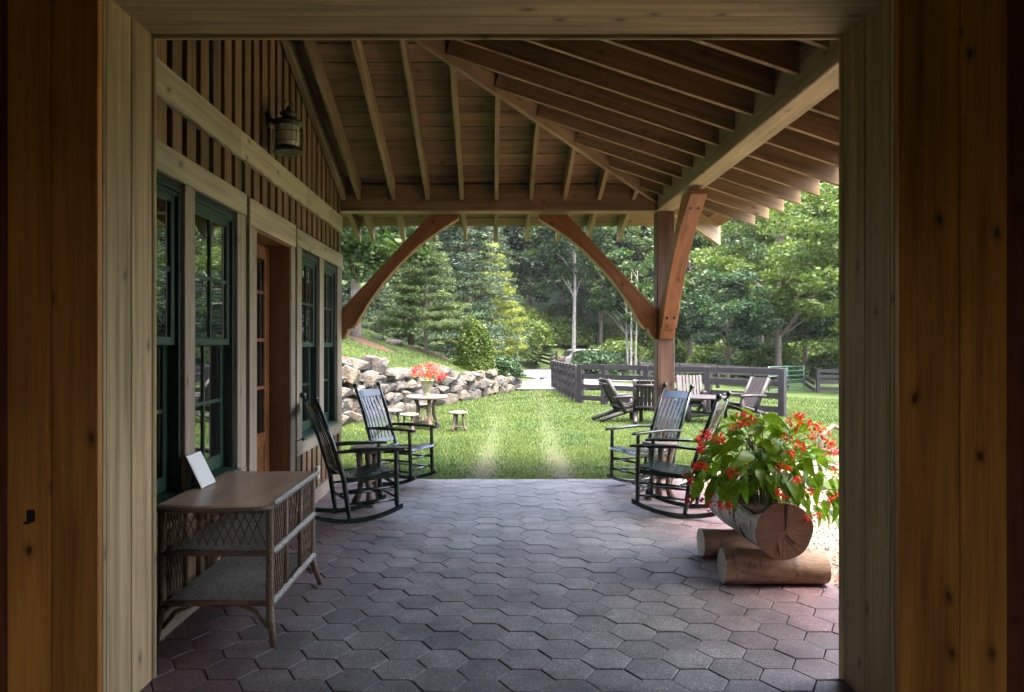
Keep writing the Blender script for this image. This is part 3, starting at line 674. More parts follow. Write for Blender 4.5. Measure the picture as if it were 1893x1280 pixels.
# ------------------------------------------------------------------ rocking chairs
def rocking_chair():
    t = thing('rocking_chair', 'x', 'rocking chair', group='dark green porch rocking chairs'); m = M['chair']
    RR = 1.05; arc = lambda x: RR - math.sqrt(RR * RR - (x + .13) ** 2)
    for s in (-1, 1):
        xs_ = np.linspace(-.54, .30, 15); y = s * .235
        lo = [(x, arc(x)) for x in xs_]; hi = [(x, arc(x) + .040) for x in xs_[::-1]]
        bev(MB().prism(lo + hi, y - .016, y + .016, 'xz').build('rocker', m, t), .005)
        MB().tube([(.245, y, arc(.245) + .03), (.243, y, .14), (.238, y, .34), (.232, y * 1.03, .60), (.23, y * 1.03, .635)], [.016, .021, .022, .019, .015], 10).build('leg', m, t)
        MB().tube([(-.19, y, .03), (-.205, y, .12), (-.245, y, .40), (-.345, y, .72), (-.475, y * .99, 1.06)], [.016, .022, .024, .023, .019], 10).build('back_post', m, t)
        MB().lathe([(.002, -.006), (.014, 0), (.012, .014), (.024, .026), (.029, .042), (.024, .060), (.010, .072), (.002, .074)], 12).build('finial', m, t, Matrix.Translation((-.475, y * .99, 1.06)) @ Matrix.Rotation(R(-20), 4, 'Y'))
        ar = [(.315, -.012), (.30, -.036), (.20, -.042), (-.1, -.034), (-.33, -.024), (-.33, .024), (-.1, .034), (.20, .042), (.30, .036), (.315, .012)]
        a = MB().prism([(x, yy + y * 1.06) for x, yy in ar], -.011, .011, 'xy')
        a.v = [(x, yy, z + .643 - .035 * (x - .3) * 0 + .02 * math.cos((x + .05) * 4.5) - .02) for x, yy, z in a.v]
        bev(a.build('arm', m, t), .005)
        for z, r in ((.17, .011), (.285, .012)): MB().tube([(-.215 - z * .05, y, z), (.02, y, z), (.24, y, z)], [.009, r + .003, .009], 8).build('stretcher', m, t)
        bev(MB().bar((-.24, y, .375), (.24, y, .395), .024, .04).build('seat_rail', m, t), .004)
    for x, z in ((.241, .19), (.239, .31)): MB().tube([(x, -.235, z), (x, 0, z), (x, .235, z)], [.009, .015, .009], 8).build('stretcher', m, t)
    MB().tube([(-.222, -.235, .21), (-.222, 0, .21), (-.222, .235, .21)], [.009, .014, .009], 8).build('stretcher', m, t)
    pr = [(-.235, .418), (-.19, .402), (-.12, .394), (-.04, .397), (.05, .412), (.13, .430), (.20, .436), (.25, .425), (.275, .405)]
    sl = MB().prism(pr + [(x, z - .015) for x, z in pr[::-1]], -.0275, .0275, 'xz').mesh('seat_slat', m)
    for k in range(8): bev(link('seat_slat', sl, t, Matrix.Translation((0, (k - 3.5) * .0605, 0))), .004)
    # back: slats in the leaning plane of the posts
    P0, P1 = Vector((-.268, 0, .475)), Vector((-.455, 0, 1.005))
    for p, hh, nm in ((P0, .055, 'back_rail'), (P1, .085, 'back_rail')):
        q = [(-.022 * math.cos(y / .235 * math.pi / 2), y) for y in np.linspace(-.225, .225, 9)]
        d = (P1 - P0).normalized(); mb = MB(); vs = []
        for dx, y in q:
            for tt, zz in ((-.009, -hh / 2), (.009, -hh / 2), (.009, hh / 2), (-.009, hh / 2)):
                c = p + Vector((dx, y, 0)) + d * zz; vs.append((c.x + tt, c.y, c.z))
        fs = [(i * 4 + k, i * 4 + (k + 1) % 4, i * 4 + 4 + (k + 1) % 4, i * 4 + 4 + k) for i in range(8) for k in range(4)] + [(0, 1, 2, 3), (32, 33, 34, 35)]
        bev(mb.add(vs, fs).build(nm, m, t), .003)
    for k in range(6):
        y = (k - 2.5) * .066; off = -.022 * math.cos(y / .235 * math.pi / 2)
        a = P0 + Vector((off, y, .012)); b = P1 + Vector((off, y * .97, -.02)); mid = (a + b) / 2 + Vector((.018, 0, 0))
        bb = MB(); bb.bar(a, mid, .034, .011, (1, 0, 0)); bb.bar(mid, b, .034, .011, (1, 0, 0)); bb.build('back_slat', m, t)
    return t
rc = rocking_chair()
spots = [((-1.18, 6.75), 27, 'near left black green rocking chair beside the wicker table'),
         ((-1.01, 8.38), -25, 'far left black green rocking chair at the lawn edge near the stone wall'),
         ((1.67, 6.94), 152, 'near right black green rocking chair right behind the flower planter'),
         ((1.65, 8.13), 205, 'far right black green rocking chair standing against the corner post')]
for i, ((x, y), a, lb) in enumerate(spots):
    o = rc if i == 0 else copy_tree(rc)
    o.location = (x, y, .001); o.rotation_euler = (0, 0, R(a)); o['label'] = lb
# ------------------------------------------------------------------ small branchwood side tables between the rockers
def branch_table(loc, h, r, mat, top, label, seed, rz=0):
    rr = random.Random(seed); t = thing('branch_side_table', label, 'side table', loc, rz, 'rustic side tables')
    n = 26; prof_ = [(r * .9, h - .05), (r * 1.0, h - .035), (r * 1.0, h - .008), (r * .96, h)]
    mb = MB().lathe(prof_, n); mb.v = [(x * (1 + .05 * noise.noise((x * 9 + seed, y * 9, 0))), y * (1 + .05 * noise.noise((x * 9, y * 9 + seed, 3))), z) for x, y, z in mb.v]
    mb.build('table_top', top, t)
    for k in range(3):
        a = k * 2.094 + .4; c, s = math.cos(a), math.sin(a)
        pts = [(c * r * f + rr.uniform(-.02, .02), s * r * f + rr.uniform(-.02, .02), z) for f, z in ((.62, h - .045), (.5, h * .66), (.48, h * .42), (.62, h * .2), (.85, .0))]
        MB().tube(pts, [.036, .03, .028, .032, .04], 8).build('leg', mat, t)
        pts = [(c * r * .5, s * r * .5, h * .42), (0, 0, h * .36), (-c * r * .2, -s * r * .2, h * .45)]
        MB().tube(pts, .02, 7).build('branch', mat, t)
    return t
branch_table((-1.22, 7.28, 0), .56, .17, M['darkbranch'], M['darkbranch'], 'brown branchwood side table between the two left rocking chairs', 2, .4)
branch_table((1.70, 7.50, 0), .585, .175, M['fauxbois'], M['fauxtop'], 'pale branchwood side table between the two right rocking chairs', 7, 1.0)
# ------------------------------------------------------------------ wicker table
wt = thing('wicker_table', 'brown wicker side table with two woven shelves under the near window', 'table', (-1.43, 4.27, 0))
def wk(name, mb, mat='wicker', parent=None): return mb.build(name, M[mat], parent or wt, None, True)
X0, X1, Y0, Y1, TZ = -1.715, -1.155, 3.84, 4.74, .74
n = 9; tp = [(X0 - .0, Y0 - .05)] + [(X0 + (X1 - X0) * k / n, Y0 - .05 - .045 * math.sin(math.pi * k / n)) for k in range(1, n)] + [(X1 + .02, Y0 - .02), (X1 + .02, Y1 + .05), (X0, Y1 + .05)]
bev(MB().prism(tp, TZ - .02, TZ, 'xy').build('table_top', M['tabletop'], wt, None, True), .005)
wk('top_edge', MB().tube([(p[0], p[1] , TZ - .024) for p in tp[:n + 1]], .014, 7))
def braid(pts, r, name='braid'):
    mb = MB(); pts = [Vector(p) for p in pts]
    M0, L = frame(pts[0], pts[1]); nn = int(L / .012)
    for ph in (0, 2.09, 4.19):
        mb.tube([M0 @ Vector((L * i / nn, r * math.cos(i * .9 + ph), r * math.sin(i * .9 + ph))) for i in range(nn + 1)], r * .62, 5)
    wk(name, mb, 'braid')
braid([(X1 + .025, Y0 - .02, TZ - .008), (X1 + .025, Y1 + .05, TZ - .008)], .011)
ZS = (.475, .215)
for zs in ZS:
    k = link('shelf', MB().box(X0 + .02, X1 - .02, Y0 + .01, Y1 - .01, zs - .012, zs - .004).mesh('shelf', M['wicker']), wt, None, True)
    mb = MB(); m = 44
    for i in range(m):
        yv = Y0 + .015 + (Y1 - Y0 - .03) * i / (m - 1); cnt = 26
        mb.tube([(X0 + .02 + (X1 - X0 - .04) * q / cnt, yv, zs + .002 * (1 if (q + i) % 2 else -1)) for q in range(cnt + 1)], .0085, 5, False)
    wk('weave', mb, 'braid', k)
    wk('shelf_rim', MB().tube([(X0, Y0, zs), (X1, Y0, zs)], .017, 8), 'wicker', k); wk('shelf_rim', MB().tube([(X0, Y1, zs), (X1, Y1, zs)], .017, 8), 'wicker', k)
    braid([(X1 + .012, Y0, zs), (X1 + .012, Y1, zs)], .012, 'shelf_braid')
for (x, y, dx, dy) in ((X0, Y0, -.02, -.03), (X1, Y0, .03, -.03), (X0, Y1, -.02, .05), (X1, Y1, .035, .08)):
    mb = MB(); zs_ = np.linspace(TZ - .03, .20, 40)
    mb.tube([(x, y, z) for z in zs_], [.019 + .0022 * (i % 2) for i in range(40)], 8)
    mb.tube([(x, y, .20), (x + dx * .25, y + dy * .25, .13), (x + dx, y + dy, .0)], [.021, .021, .015], 8)
    wk('leg', mb)
    sx = 1 if x == X0 else -1
    wk('leg_brace', MB().tube([(x + sx * .15, y, .205), (x + sx * .07, y, .17), (x + dx * .2 + sx * .01, y + dy * .2, .09)], .012, 7))
for y in (4.14, 4.45): wk('upright', MB().tube([(X1, y, TZ - .03), (X1, y, .205)], .014, 8)); wk('upright', MB().tube([(X0, y, TZ - .03), (X0, y, .205)], .014, 8))
def lattice(p0, p1, z0, z1, nn, slant):
    mb = MB(); p0 = Vector(p0); p1 = Vector(p1)
    for i in range(nn):
        for s in (-1, 1):
            a = (i + .5) / nn; b = a + s * slant
            if b < 0 or b > 1: continue
            A = p0.lerp(p1, a); B = p0.lerp(p1, b); mid = p0.lerp(p1, a + s * slant * .55)
            mb.tube([(A.x, A.y, z1), (mid.x, mid.y, (z0 + z1) / 2), (B.x, B.y, z0)], .0042, 5, False)
    wk('lattice', mb)
lattice((X0, Y0, 0), (X1, Y0, 0), .515, TZ - .03, 13, .16)
lattice((X0, Y1, 0), (X1, Y1, 0), .49, TZ - .03, 13, .16)
for a, b in ((Y0, 4.14), (4.45, Y1)):
    lattice((X1, a, 0), (X1, b, 0), .49, TZ - .03, 8, .22); lattice((X1, a, 0), (X1, b, 0), .225, .465, 8, .22)
    lattice((X0, a, 0), (X0, b, 0), .49, TZ - .03, 8, .22); lattice((X0, a, 0), (X0, b, 0), .225, .465, 8, .22)
lattice((X1, 4.14, 0), (X1, 4.45, 0), .49, TZ - .03, 5, .3)
# a card in a stand, leaning on the table
cs = thing('card_stand', 'white framed card leaning in a black stand on the wicker table', 'card', (-1.66, 4.28, TZ))
T = Matrix.Translation((.02, 0, .004)) @ Matrix.Rotation(R(-26), 4, 'Y')
bev(MB().box(-.012, -.002, -.105, .105, 0, .205).build('backing', M['black'], cs, T), .002)
bev(MB().box(-.002, .003, -.104, .104, .001, .204).build('frame', M['white'], cs, T), .0015)
pm, npt, pp = newmat('glossy_card'); pp.inputs['Base Color'].default_value = (.86, .86, .85, 1); pp.inputs['Roughness'].default_value = .12
MB().box(.003, .0042, -.09, .09, .016, .19).build('card', pm, cs, T)
MB().add([(.02, -.05, .0), (.02, .05, 0), (-.075, .05, 0), (-.075, -.05, 0), (-.04, -.04, .12), (-.04, .04, .12)], [(0, 1, 2, 3), (2, 3, 4, 5)]).build('prop', M['black'], cs)
# ------------------------------------------------------------------ log planter with begonias
def log(name, p0, p1, r, barkm, endm, label, seed, seg=9, n=28, cut=None, group=None, rough=.075):
    t = thing(name, label, 'log' if not cut else 'planter', ((p0[0] + p1[0]) / 2, (p0[1] + p1[1]) / 2, 0), 0, group)
    p0 = Vector(p0); p1 = Vector(p1); mb = MB(); Mx, L = frame(p0, p1); vs = []
    for i in range(seg + 1):
        for k in range(n):
            a = 2 * math.pi * k / n; x = L * i / seg
            f = 1 + rough * noise.noise((x * 3 + seed, math.cos(a) * 1.3, math.sin(a) * 1.3)) * 2 + rough * .5 * noise.noise((x * 9, math.cos(a) * 3 + seed, math.sin(a) * 3))
            z = math.sin(a) * r * f; y = math.cos(a) * r * f
            if cut and 1 <= i <= seg - 2 and math.sin(a) > .55: z = r * .30
            vs.append((x, y, z))
    mb.add(vs, [(i * n + k, i * n + (k + 1) % n, (i + 1) * n + (k + 1) % n, (i + 1) * n + k) for i in range(seg) for k in range(n)], True)
    b = mb.build('bark', barkm, t, Mx, True)
    for i, sgn in ((0, -1), (seg, 1)):
        ring = vs[i * n:(i + 1) * n]; c = (ring[0][0] + sgn * .004, 0, 0); e = MB()
        vv = [c] + [(q[0] + sgn * .003, q[1] * f, q[2] * f) for f in (.5, .985) for q in ring] + [(q[0], q[1], q[2]) for q in ring]
        e.add(vv, [(0, 1 + k, 1 + (k + 1) % n) for k in range(n)] + [(1 + a * n + k, 1 + a * n + (k + 1) % n, 1 + (a + 1) * n + (k + 1) % n, 1 + (a + 1) * n + k) for a in (0, 1) for k in range(n)])
        e.build('cut_end', endm, t, Mx, True)
    return t
def endmat(name, c1, c2, c3):
    m, nt, p = newmat(name); tc = nd(nt, 'TexCoord').outputs['Object']; sp = nd(nt, 'SeparateXYZ', {0: tc})
    y = mth(nt, 'SUBTRACT', sp.outputs[1], .015); z = mth(nt, 'SUBTRACT', sp.outputs[2], -.01)
    nz = nd(nt, 'TexNoise', {'Vector': tc, 'Scale': 7.0, 'Detail': 4}).outputs[0]
    r = mth(nt, 'ADD', mth(nt, 'SQRT', mth(nt, 'ADD', mth(nt, 'MULTIPLY', y, y), mth(nt, 'MULTIPLY', z, z))), mth(nt, 'MULTIPLY', nz, .03))
    rings = mth(nt, 'SINE', mth(nt, 'MULTIPLY', r, 700.0))
    ang = mth(nt, 'ARCTAN2', z, y)
    rad = nd(nt, 'TexNoise', {'Vector': nd(nt, 'CombineXYZ', {0: mth(nt, 'MULTIPLY', ang, 6.0), 1: mth(nt, 'MULTIPLY', r, 3.0)}).outputs[0], 'Scale': 1.3, 'Detail': 4}).outputs[0]
    col = mix(nt, nz, c1, c2); col = mix(nt, mth(nt, 'MULTIPLY', mth(nt, 'ADD', rings, 1.0), .08), col, c3)
    col = mix(nt, ramp(nt, rad, [(.28, .95), (.33, 0)]), col, tuple(x * .25 for x in c3))
    sawl = nd(nt, 'TexNoise', {'Vector': nd(nt, 'Mapping', {'Vector': tc, 'Rotation': (R(28), 0, 0), 'Scale': (1, 4, 130)}).outputs[0], 'Scale': 1.0, 'Detail': 2}).outputs[0]
    col = mix(nt, .35, col, ramp(nt, sawl, [(.35, .55), (.65, 1.3)]), 'MULTIPLY')
    nt.links.new(col, p.inputs['Base Color']); p.inputs['Roughness'].default_value = .75; bump(nt, p, mth(nt, 'ADD', rad, mth(nt, 'MULTIPLY', sawl, .4)), .5, .008)
    return m
M['endbrown'] = endmat('sawn_log_end', (.085, .047, .030), (.23, .135, .085), (.055, .03, .02)); M['endpale'] = endmat('pale_sawn_end', (.46, .42, .34), (.56, .52, .43), (.36, .31, .24))
def barked(name, c1, c2, marks):
    m, nt, p = newmat(name)
    n1 = nd(nt, 'TexNoise', {'Vector': coords(nt, (2.2, 7, 7)), 'Scale': 1.5, 'Detail': 6, 'Roughness': .7}).outputs[0]
    col = ramp(nt, n1, [(.32, c1), (.62, c2)])
    n2 = nd(nt, 'TexNoise', {'Vector': coords(nt, (10, 2.2, 2.2)), 'Scale': 2.0, 'Detail': 2}).outputs[0]
    col = mix(nt, ramp(nt, n2, [(.585, 0), (.63, marks)]), col, (.03, .022, .018))
    nt.links.new(col, p.inputs['Base Color']); p.inputs['Roughness'].default_value = .6; bump(nt, p, n1, .4, .02); return m
M['whitebark'] = barked('pale_peeled_bark', (.20, .165, .125), (.72, .70, .65), .95); M['tanbark'] = barked('smooth_tan_bark', (.11, .062, .034), (.37, .25, .16), .45)
log('support_log', (1.51, 4.86, .107), (2.17, 4.84, .107), .107, M['tanbark'], M['endpale'], 'front tan support log under the flower planter', 4, 8, 24, group='planter support logs')
log('support_log', (1.535, 5.44, .105), (2.2, 5.44, .105), .105, M['tanbark'], M['endpale'], 'rear tan support log under the flower planter', 9, 8, 24, group='planter support logs')
log('log_planter', (1.85, 4.69, .375), (1.84, 5.74, .385), .183, M['whitebark'], M['endbrown'], 'hollowed log planter with pale bark and brown sawn end', 15, 16, 36, cut=True, rough=.045)
lp = [o for o in C.objects if o.name == 'log_planter'][0]
def on_log(y, ang, r=.183): a = R(ang); return Vector((1.848 + math.cos(a) * r, y, .378 + math.sin(a) * r)), Vector((math.cos(a), 0, math.sin(a)))
for (y, ang, L, wd_, tw) in ((5.36, 158, .05, .012, .3), (5.20, 163, .075, .013, -.35), (5.27, 182, .055, .010, .2), (5.13, 180, .022, .014, 0), (4.98, 203, .05, .028, .1)):
    c, nv = on_log(y, ang, .180); t1 = Vector((0, 1, 0)); t2 = nv.cross(t1)
    Mk = Matrix((t2 * math.cos(tw) + t1 * math.sin(tw), t1 * math.cos(tw) - t2 * math.sin(tw), nv)).transposed().to_4x4(); Mk.translation = c
    MB().ball((0, 0, 0), (L, wd_, .010), 12).build('knot_hole', M['black'], lp, Mk, True)
for pts in (((.012, .012), (.0, .176), (.022, .178)), ((.01, -.01), (.064, -.078), (.070, -.074)), ((-.045, -.06), (-.03, -.150), (-.026, -.150))):
    MB().prism([(1.85 + a, .372 + b) for a, b in pts], 4.6826, 4.700, 'xz').build('crack', M['black'], lp, None, True)
MB().prism([(1.73, 4.82), (1.97, 4.82), (1.97, 5.5), (1.73, 5.5)], .40, .452, 'xy').build('soil', M['mulch'], [o for o in C.objects if o.name == 'log_planter'][0], None, True)
def leaf_mesh(L, Wd, fold, droop, mat, name='leaf'):
    n = 6; vs = []; fs = []
    for i in range(n + 1):
        t = i / n; x = L * t; w = Wd * math.sin(math.pi * t ** .75) ** .85 * (1 - .25 * t) if 0 < t < 1 else 0
        z = -droop * L * t * t
        vs += [(x, -w * 1.12, z + fold * w), (x, 0, z), (x, w * .9, z + fold * w)]
    for i in range(n):
        a = i * 3; fs += [(a, a + 1, a + 4, a + 3), (a + 1, a + 2, a + 5, a + 4)]
    return MB().add(vs, fs, True).mesh(name, mat)
LEAVES = [leaf_mesh(.15, .046, .15, .75, M['begleaf']), leaf_mesh(.12, .03, .6, -.15, M['begleaf']), leaf_mesh(.165, .043, .35, .25, M['begleaf']), leaf_mesh(.185, .047, .25, .5, M['begleaf']), leaf_mesh(.14, .041, .45, .1, M['begleaf'])]
def flower_mesh(seed, n, sp):
    r = random.Random(seed); mb = MB()
    for i in range(n):
        c = Vector((r.gauss(0, sp), r.gauss(0, sp), r.gauss(0, sp * .7)))
        for k in range(4):
            d = Vector((r.uniform(-1, 1), r.uniform(-1, 1), r.uniform(-1, .6))).normalized(); s = r.uniform(.007, .014)
            u = d.orthogonal().normalized() * s * .75; e = c + d * s
            mb.add([c, c + d * s * .5 + u, e, c + d * s * .5 - u + d.cross(u) * .4], [(0, 1, 2, 3)], True)
    return mb.mesh('flower_cluster', M['petal'])
FL = [flower_mesh(k, 12, .021) for k in range(4)]
def begonia(loc, label):
    r = random.Random(11); t = thing('begonia_plant', label, 'plant', loc); stems = MB(); P = []
    for i in range(46):
        a = r.uniform(0, 2 * math.pi); rr = math.sqrt(r.random()); bx = r.uniform(-.09, .09); by = r.uniform(-.32, .30)
        hx = bx + math.cos(a) * rr * .40 + .045; hy = by * .7 + math.sin(a) * rr * .36
        out = math.hypot((hx - .04) / .50, hy / .50)
        hz = .05 + .58 * math.sqrt(max(0.02, 1 - min(.98, out) ** 2)) * r.uniform(.70, 1.04)
        mid = (bx + (hx - bx) * .35, by + (hy - by) * .3, hz * .62 + .05)
        tip = (hx + (hx - bx) * .15, hy + (hy - by) * .12, hz)
        pts = [Vector((bx, by, -.08)), Vector((bx + (hx - bx) * .1, by + (hy - by) * .08, hz * .3)), Vector(mid), Vector(tip)]
        stems.tube(pts, [.0055, .005, .0042, .003], 5, False); P.append(pts)
    stems.build('stems', M['stem'], t)
    def place(p, yaw, pitch, roll, s): return Matrix.Translation(p) @ Matrix.Rotation(yaw, 4, 'Z') @ Matrix.Rotation(pitch, 4, 'Y') @ Matrix.Rotation(roll, 4, 'X') @ Matrix.Scale(s, 4)
    for k in range(292):
        # a dome of leaves, thick at the outside, the lowest hanging over the rim
        a = r.uniform(0, 2 * math.pi); e = math.asin(r.uniform(.06, .99) if math.cos(a) < .35 else r.uniform(-.35, .97)); f = r.uniform(.80, 1.02) if k % 4 else r.uniform(.35, .75)
        w_ = 1 + .16 * noise.noise((math.cos(a) * 2, math.sin(a) * 2, e * 2))
        p = Vector((math.cos(a) * math.cos(e) * .44 * f * w_ + .035, math.sin(a) * math.cos(e) * .42 * f * w_, .12 + math.sin(e) * .48 * f * w_))
        if e < .05 and abs(p.x - .035) < .20 and p.y < -.2: p.z = max(p.z, .02)
        ya = math.atan2(p.y, p.x - .03) + r.gauss(0, .55); pi_ = .75 - e * .75 + r.gauss(0, .35)
        link('leaf', LEAVES[r.randrange(5)], t, place(p, ya, pi_, r.gauss(0, .5), r.uniform(.70, 1.12)))
    # flower trusses hang outside the leaves
    for k in range(64):
        a = r.uniform(0, 2 * math.pi); e = r.uniform(-.30, 1.15)
        d = Vector((math.cos(a) * math.cos(e) * .52 + .04, math.sin(a) * math.cos(e) * .50, .13 + math.sin(max(e, -.4)) * .52))
        if k % 3 == 0: d.y = -abs(d.y)
        link('flower_cluster', FL[k % 4], t, Matrix.Translation(d) @ Matrix.Rotation(r.uniform(0, 6), 4, 'Z') @ Matrix.Scale(r.uniform(.8, 1.5), 4))
    return t
begonia((1.86, 5.15, .47), 'lush green begonia with drooping red flowers in the log planter')
r_ = random.Random(5); fp = thing('fallen_petals', 'scattered red petals fallen on the gravel beside the planter', 'petals', (2.5, 4.9, -.012))
for k in range(12): link('petal', FL[k % 4], fp, Matrix.Translation((r_.uniform(-.2, .5), r_.uniform(-.4, .6), .004)) @ Matrix.Scale(r_.uniform(.25, .5), 4))
# ------------------------------------------------------------------ branchwood table and stools on the lawn
def stool(u, v, label):
    p = hit(u, v); t = thing('branch_stool', label, 'stool', p, rd.uniform(0, 6), 'branchwood stools round the lawn table'); h, r = .385, .185
    MB().lathe([(r * .93, h - .045), (r, h - .03), (r, h - .01), (r * .95, h)], 22).build('seat', M['fauxtop'], t)
    for k in range(3):
        a = k * 2.094; c, s = math.cos(a), math.sin(a)
        MB().tube([(c * .10, s * .10, h - .04), (c * .11, s * .11, .2), (c * .14, s * .14, .06), (c * .17, s * .17, 0)], [.026, .024, .026, .032], 8).build('leg', M['fauxbois'], t)
        a2 = a + 2.094; MB().tube([(c * .135, s * .135, .075), (.03 * (c + math.cos(a2)), .03 * (s + math.sin(a2)), .085), (math.cos(a2) * .135, math.sin(a2) * .135, .075)], .019, 7).build('stretcher', M['fauxbois'], t)
stool(757, 802, 'branchwood stool directly in front of the round lawn table')
stool(727, 792, 'branchwood stool left of the lawn table, behind the far rocking chair')
stool(782, 780, 'branchwood stool behind the lawn table, close to the stone wall')
stool(847, 797, 'lone branchwood stool standing on the grass right of the lawn table')
tp_ = hit(789, 792); lt2 = thing('branch_table', 'round branchwood table with red petals on top in front of the stone wall', 'table', tp_, .5)
MB().lathe([(.40, .615), (.425, .63), (.425, .665), (.41, .68)], 30).build('table_top', M['fauxtop'], lt2)
for k in range(3):
    a = k * 2.094 + .35; c, s = math.cos(a), math.sin(a)
    MB().tube([(c * .25, s * .25, .62), (c * .19, s * .19, .48), (c * .2, s * .2, .3), (c * .27, s * .27, .12), (c * .34, s * .34, 0)], [.05, .043, .04, .045, .055], 8).build('leg', M['fauxbois'], lt2)
    a2 = a + 2.094
    for z, f in ((.44, .2), (.12, .26)): MB().tube([(c * f, s * f, z), (.04 * (c + math.cos(a2)), .04 * (s + math.sin(a2)), z + .02), (math.cos(a2) * f, math.sin(a2) * f, z)], .03, 7).build('stretcher', M['fauxbois'], lt2)
ur = thing('flower_urn', 'mossy urn of red begonias standing on the branchwood lawn table', 'flower pot', tp_ + Vector((0, 0, .681)), 0)
MB().lathe([(.085, 0), (.09, .02), (.06, .045), (.075, .08), (.115, .2), (.135, .29), (.15, .30), (.148, .318), (.12, .318), (.11, .29)], 22).build('urn', M['pot'], ur)
rf = random.Random(9); st_ = MB()
for k in range(34):
    a = rf.uniform(0, 6.28); e = rf.uniform(.05, 1.45); q = Vector((math.cos(a) * math.cos(e) * .33, math.sin(a) * math.cos(e) * .33, .36 + math.sin(e) * .27)) * 1.0
    st_.tube([(0, 0, .28), (q.x * .4, q.y * .4, .28 + (q.z - .28) * .7), q], .005, 4, False)
    link('flower_cluster', FL[k % 4], ur, Matrix.Translation(q) @ Matrix.Rotation(a, 4, 'Z') @ Matrix.Scale(rf.uniform(1.6, 2.5), 4))
    if k % 2: link('leaf', LEAVES[k % 3], ur, Matrix.Translation(q * .75 + Vector((0, 0, .08))) @ Matrix.Rotation(a, 4, 'Z') @ Matrix.Rotation(rf.uniform(-.6, .5), 4, 'Y') @ Matrix.Scale(.8, 4))
st_.build('stems', M['stem'], ur)
for k in range(9): link('petal', FL[k % 4], lt2, Matrix.Translation((rf.uniform(-.3, .3), rf.uniform(-.3, .3), .688)) @ Matrix.Scale(.5, 4))
# ------------------------------------------------------------------ log furniture by the fence
def log_chair():
    t = thing('log_armchair', 'x', 'armchair', group='grey brown log armchairs round the fence table'); m = M['adir']
    A, B = Vector((-.08, 0, .30)), Vector((-.44, 0, .96)); d = (B - A).normalized()
    for s in (-1, 1):
        MB().tube([A + Vector((0, s * .27, 0)) - d * .12, B + Vector((0, s * .27, 0))], .045, 10).build('back_post', m, t)
        MB().tube([(.34, s * .28, 0), (.33, s * .28, .55)], .042, 10).build('leg', m, t)
        MB().tube([(.36, s * .25, .34), (-.2, s * .25, .18), (-.62, s * .25, .045)], .046, 10).build('leg', m, t)
        MB().tube([(.42, s * .30, .57), (.1, s * .31, .575), (-.32, s * .30, .56)], [.045, .05, .04], 10, sq=.7).build('arm', m, t)
    for k in range(6):
        y = (k - 2.5) * .083; M0, L = frame(A + Vector((0, y, 0)), B + Vector((0, y, .0)), (1, 0, .5))
        bev(MB().box(-.04, L, -.034, .034, -.016, .016).build('back_slat', m, t, M0), .008, 2)
    for f, off in ((.12, -.05), (.86, -.05)):
        c = A.lerp(B, f) + Vector((off, 0, -.02)); MB().tube([c + Vector((0, -.26, 0)), c + Vector((0, .26, 0))], .032, 9).build('back_rail', m, t)
    for k in range(5):
        x = .36 - k * .095; MB().tube([(x, -.25, .40 - k * .022), (x, .25, .40 - k * .022)], .042, 9, sq=.6).build('seat_slat', m, t)
    return t
lc = log_chair()
for i, (u, v, a, lb) in enumerate([(1150, 779, 12, 'leftmost log armchair by the dark fence, seen from its side'), (1197, 782, 78, 'log armchair left of the post, seen from behind'),
                                   (1277, 768, 262, 'log armchair facing the camera between the post and a fence post'), (1378, 776, 203, 'rightmost log armchair above the flowers, facing left')]):
    o = lc if i == 0 else copy_tree(lc); o.location = hit(u, v); o.rotation_euler = (0, 0, R(a)); o['label'] = lb
q = hit(1296, 781); rt = thing('log_table', 'round grey brown log table among the log armchairs', 'table', q, .3)
MB().lathe([(.50, .53), (.56, .54), (.56, .575), (.54, .585)], 30).build('table_top', M['adir'], rt)
for k in range(4):
    a = k * math.pi / 2 + .3; c, s = math.cos(a), math.sin(a)
    MB().tube([(c * .40, s * .40, 0), (c * .40, s * .40, .53)], .05, 10).build('leg', M['adir'], rt)
for k in range(2):
    a = k * math.pi / 2 + .3; c, s = math.cos(a), math.sin(a); MB().tube([(c * .4, s * .4, .15 + .07 * k), (-c * .4, -s * .4, .15 + .07 * k)], .03, 8).build('stretcher', M['adir'], rt)
# ------------------------------------------------------------------ fences
def fence_run(pts, label, hgt=1.16, rails=(1.09, .80, .50, .17), pw=.15, rw=.145, name='board_fence', group='dark board fences'):
    t = thing(name, label, 'fence', (pts[0][0], pts[0][1], ground(*pts[0])), 0, group)
    G = [Vector((x, y, ground(x, y))) for x, y in pts]
    for i, p in enumerate(G):
        d = (G[min(i + 1, len(G) - 1)] - G[max(i - 1, 0)]); a = math.atan2(d.y, d.x)
        Mx = Matrix.Translation(p) @ Matrix.Rotation(a, 4, 'Z'); w = pw / 2
        pr = MB().prism([(-w, -.1), (w, -.1), (w, hgt - .02), (0, hgt), (-w, hgt - .02)], -w * .9, w * .9, 'xz'); pr.v = [(x, y, z) for x, y, z in pr.v]
        o = link('post', MB().box(-.1, hgt, -w, w, -w, w).mesh('post', M['fence']), t, Mx @ Matrix.Rotation(-math.pi / 2, 4, 'Y'), True); bev(o, .006)
    for a, b in zip(G[:-1], G[1:]):
        d = (b - a).normalized(); n = Vector((d.y, -d.x, 0)).normalized() * 0.0
        for z in rails: board('rail', t, a + Vector((0, 0, z)) + d * pw * .5, b + Vector((0, 0, z)) - d * pw * .5, .035, rw, M['fence'], (0, 0, 1), .003)
    return t
Fa, Fb = hit(1446, 771), hit(1079, 746)
fp_ = [Fa.lerp(Fb, t) for t in (0, .325, .635, .875, 1.02)]
fence_run([(p.x, p.y) for p in fp_], 'dark board fence behind the log armchairs')
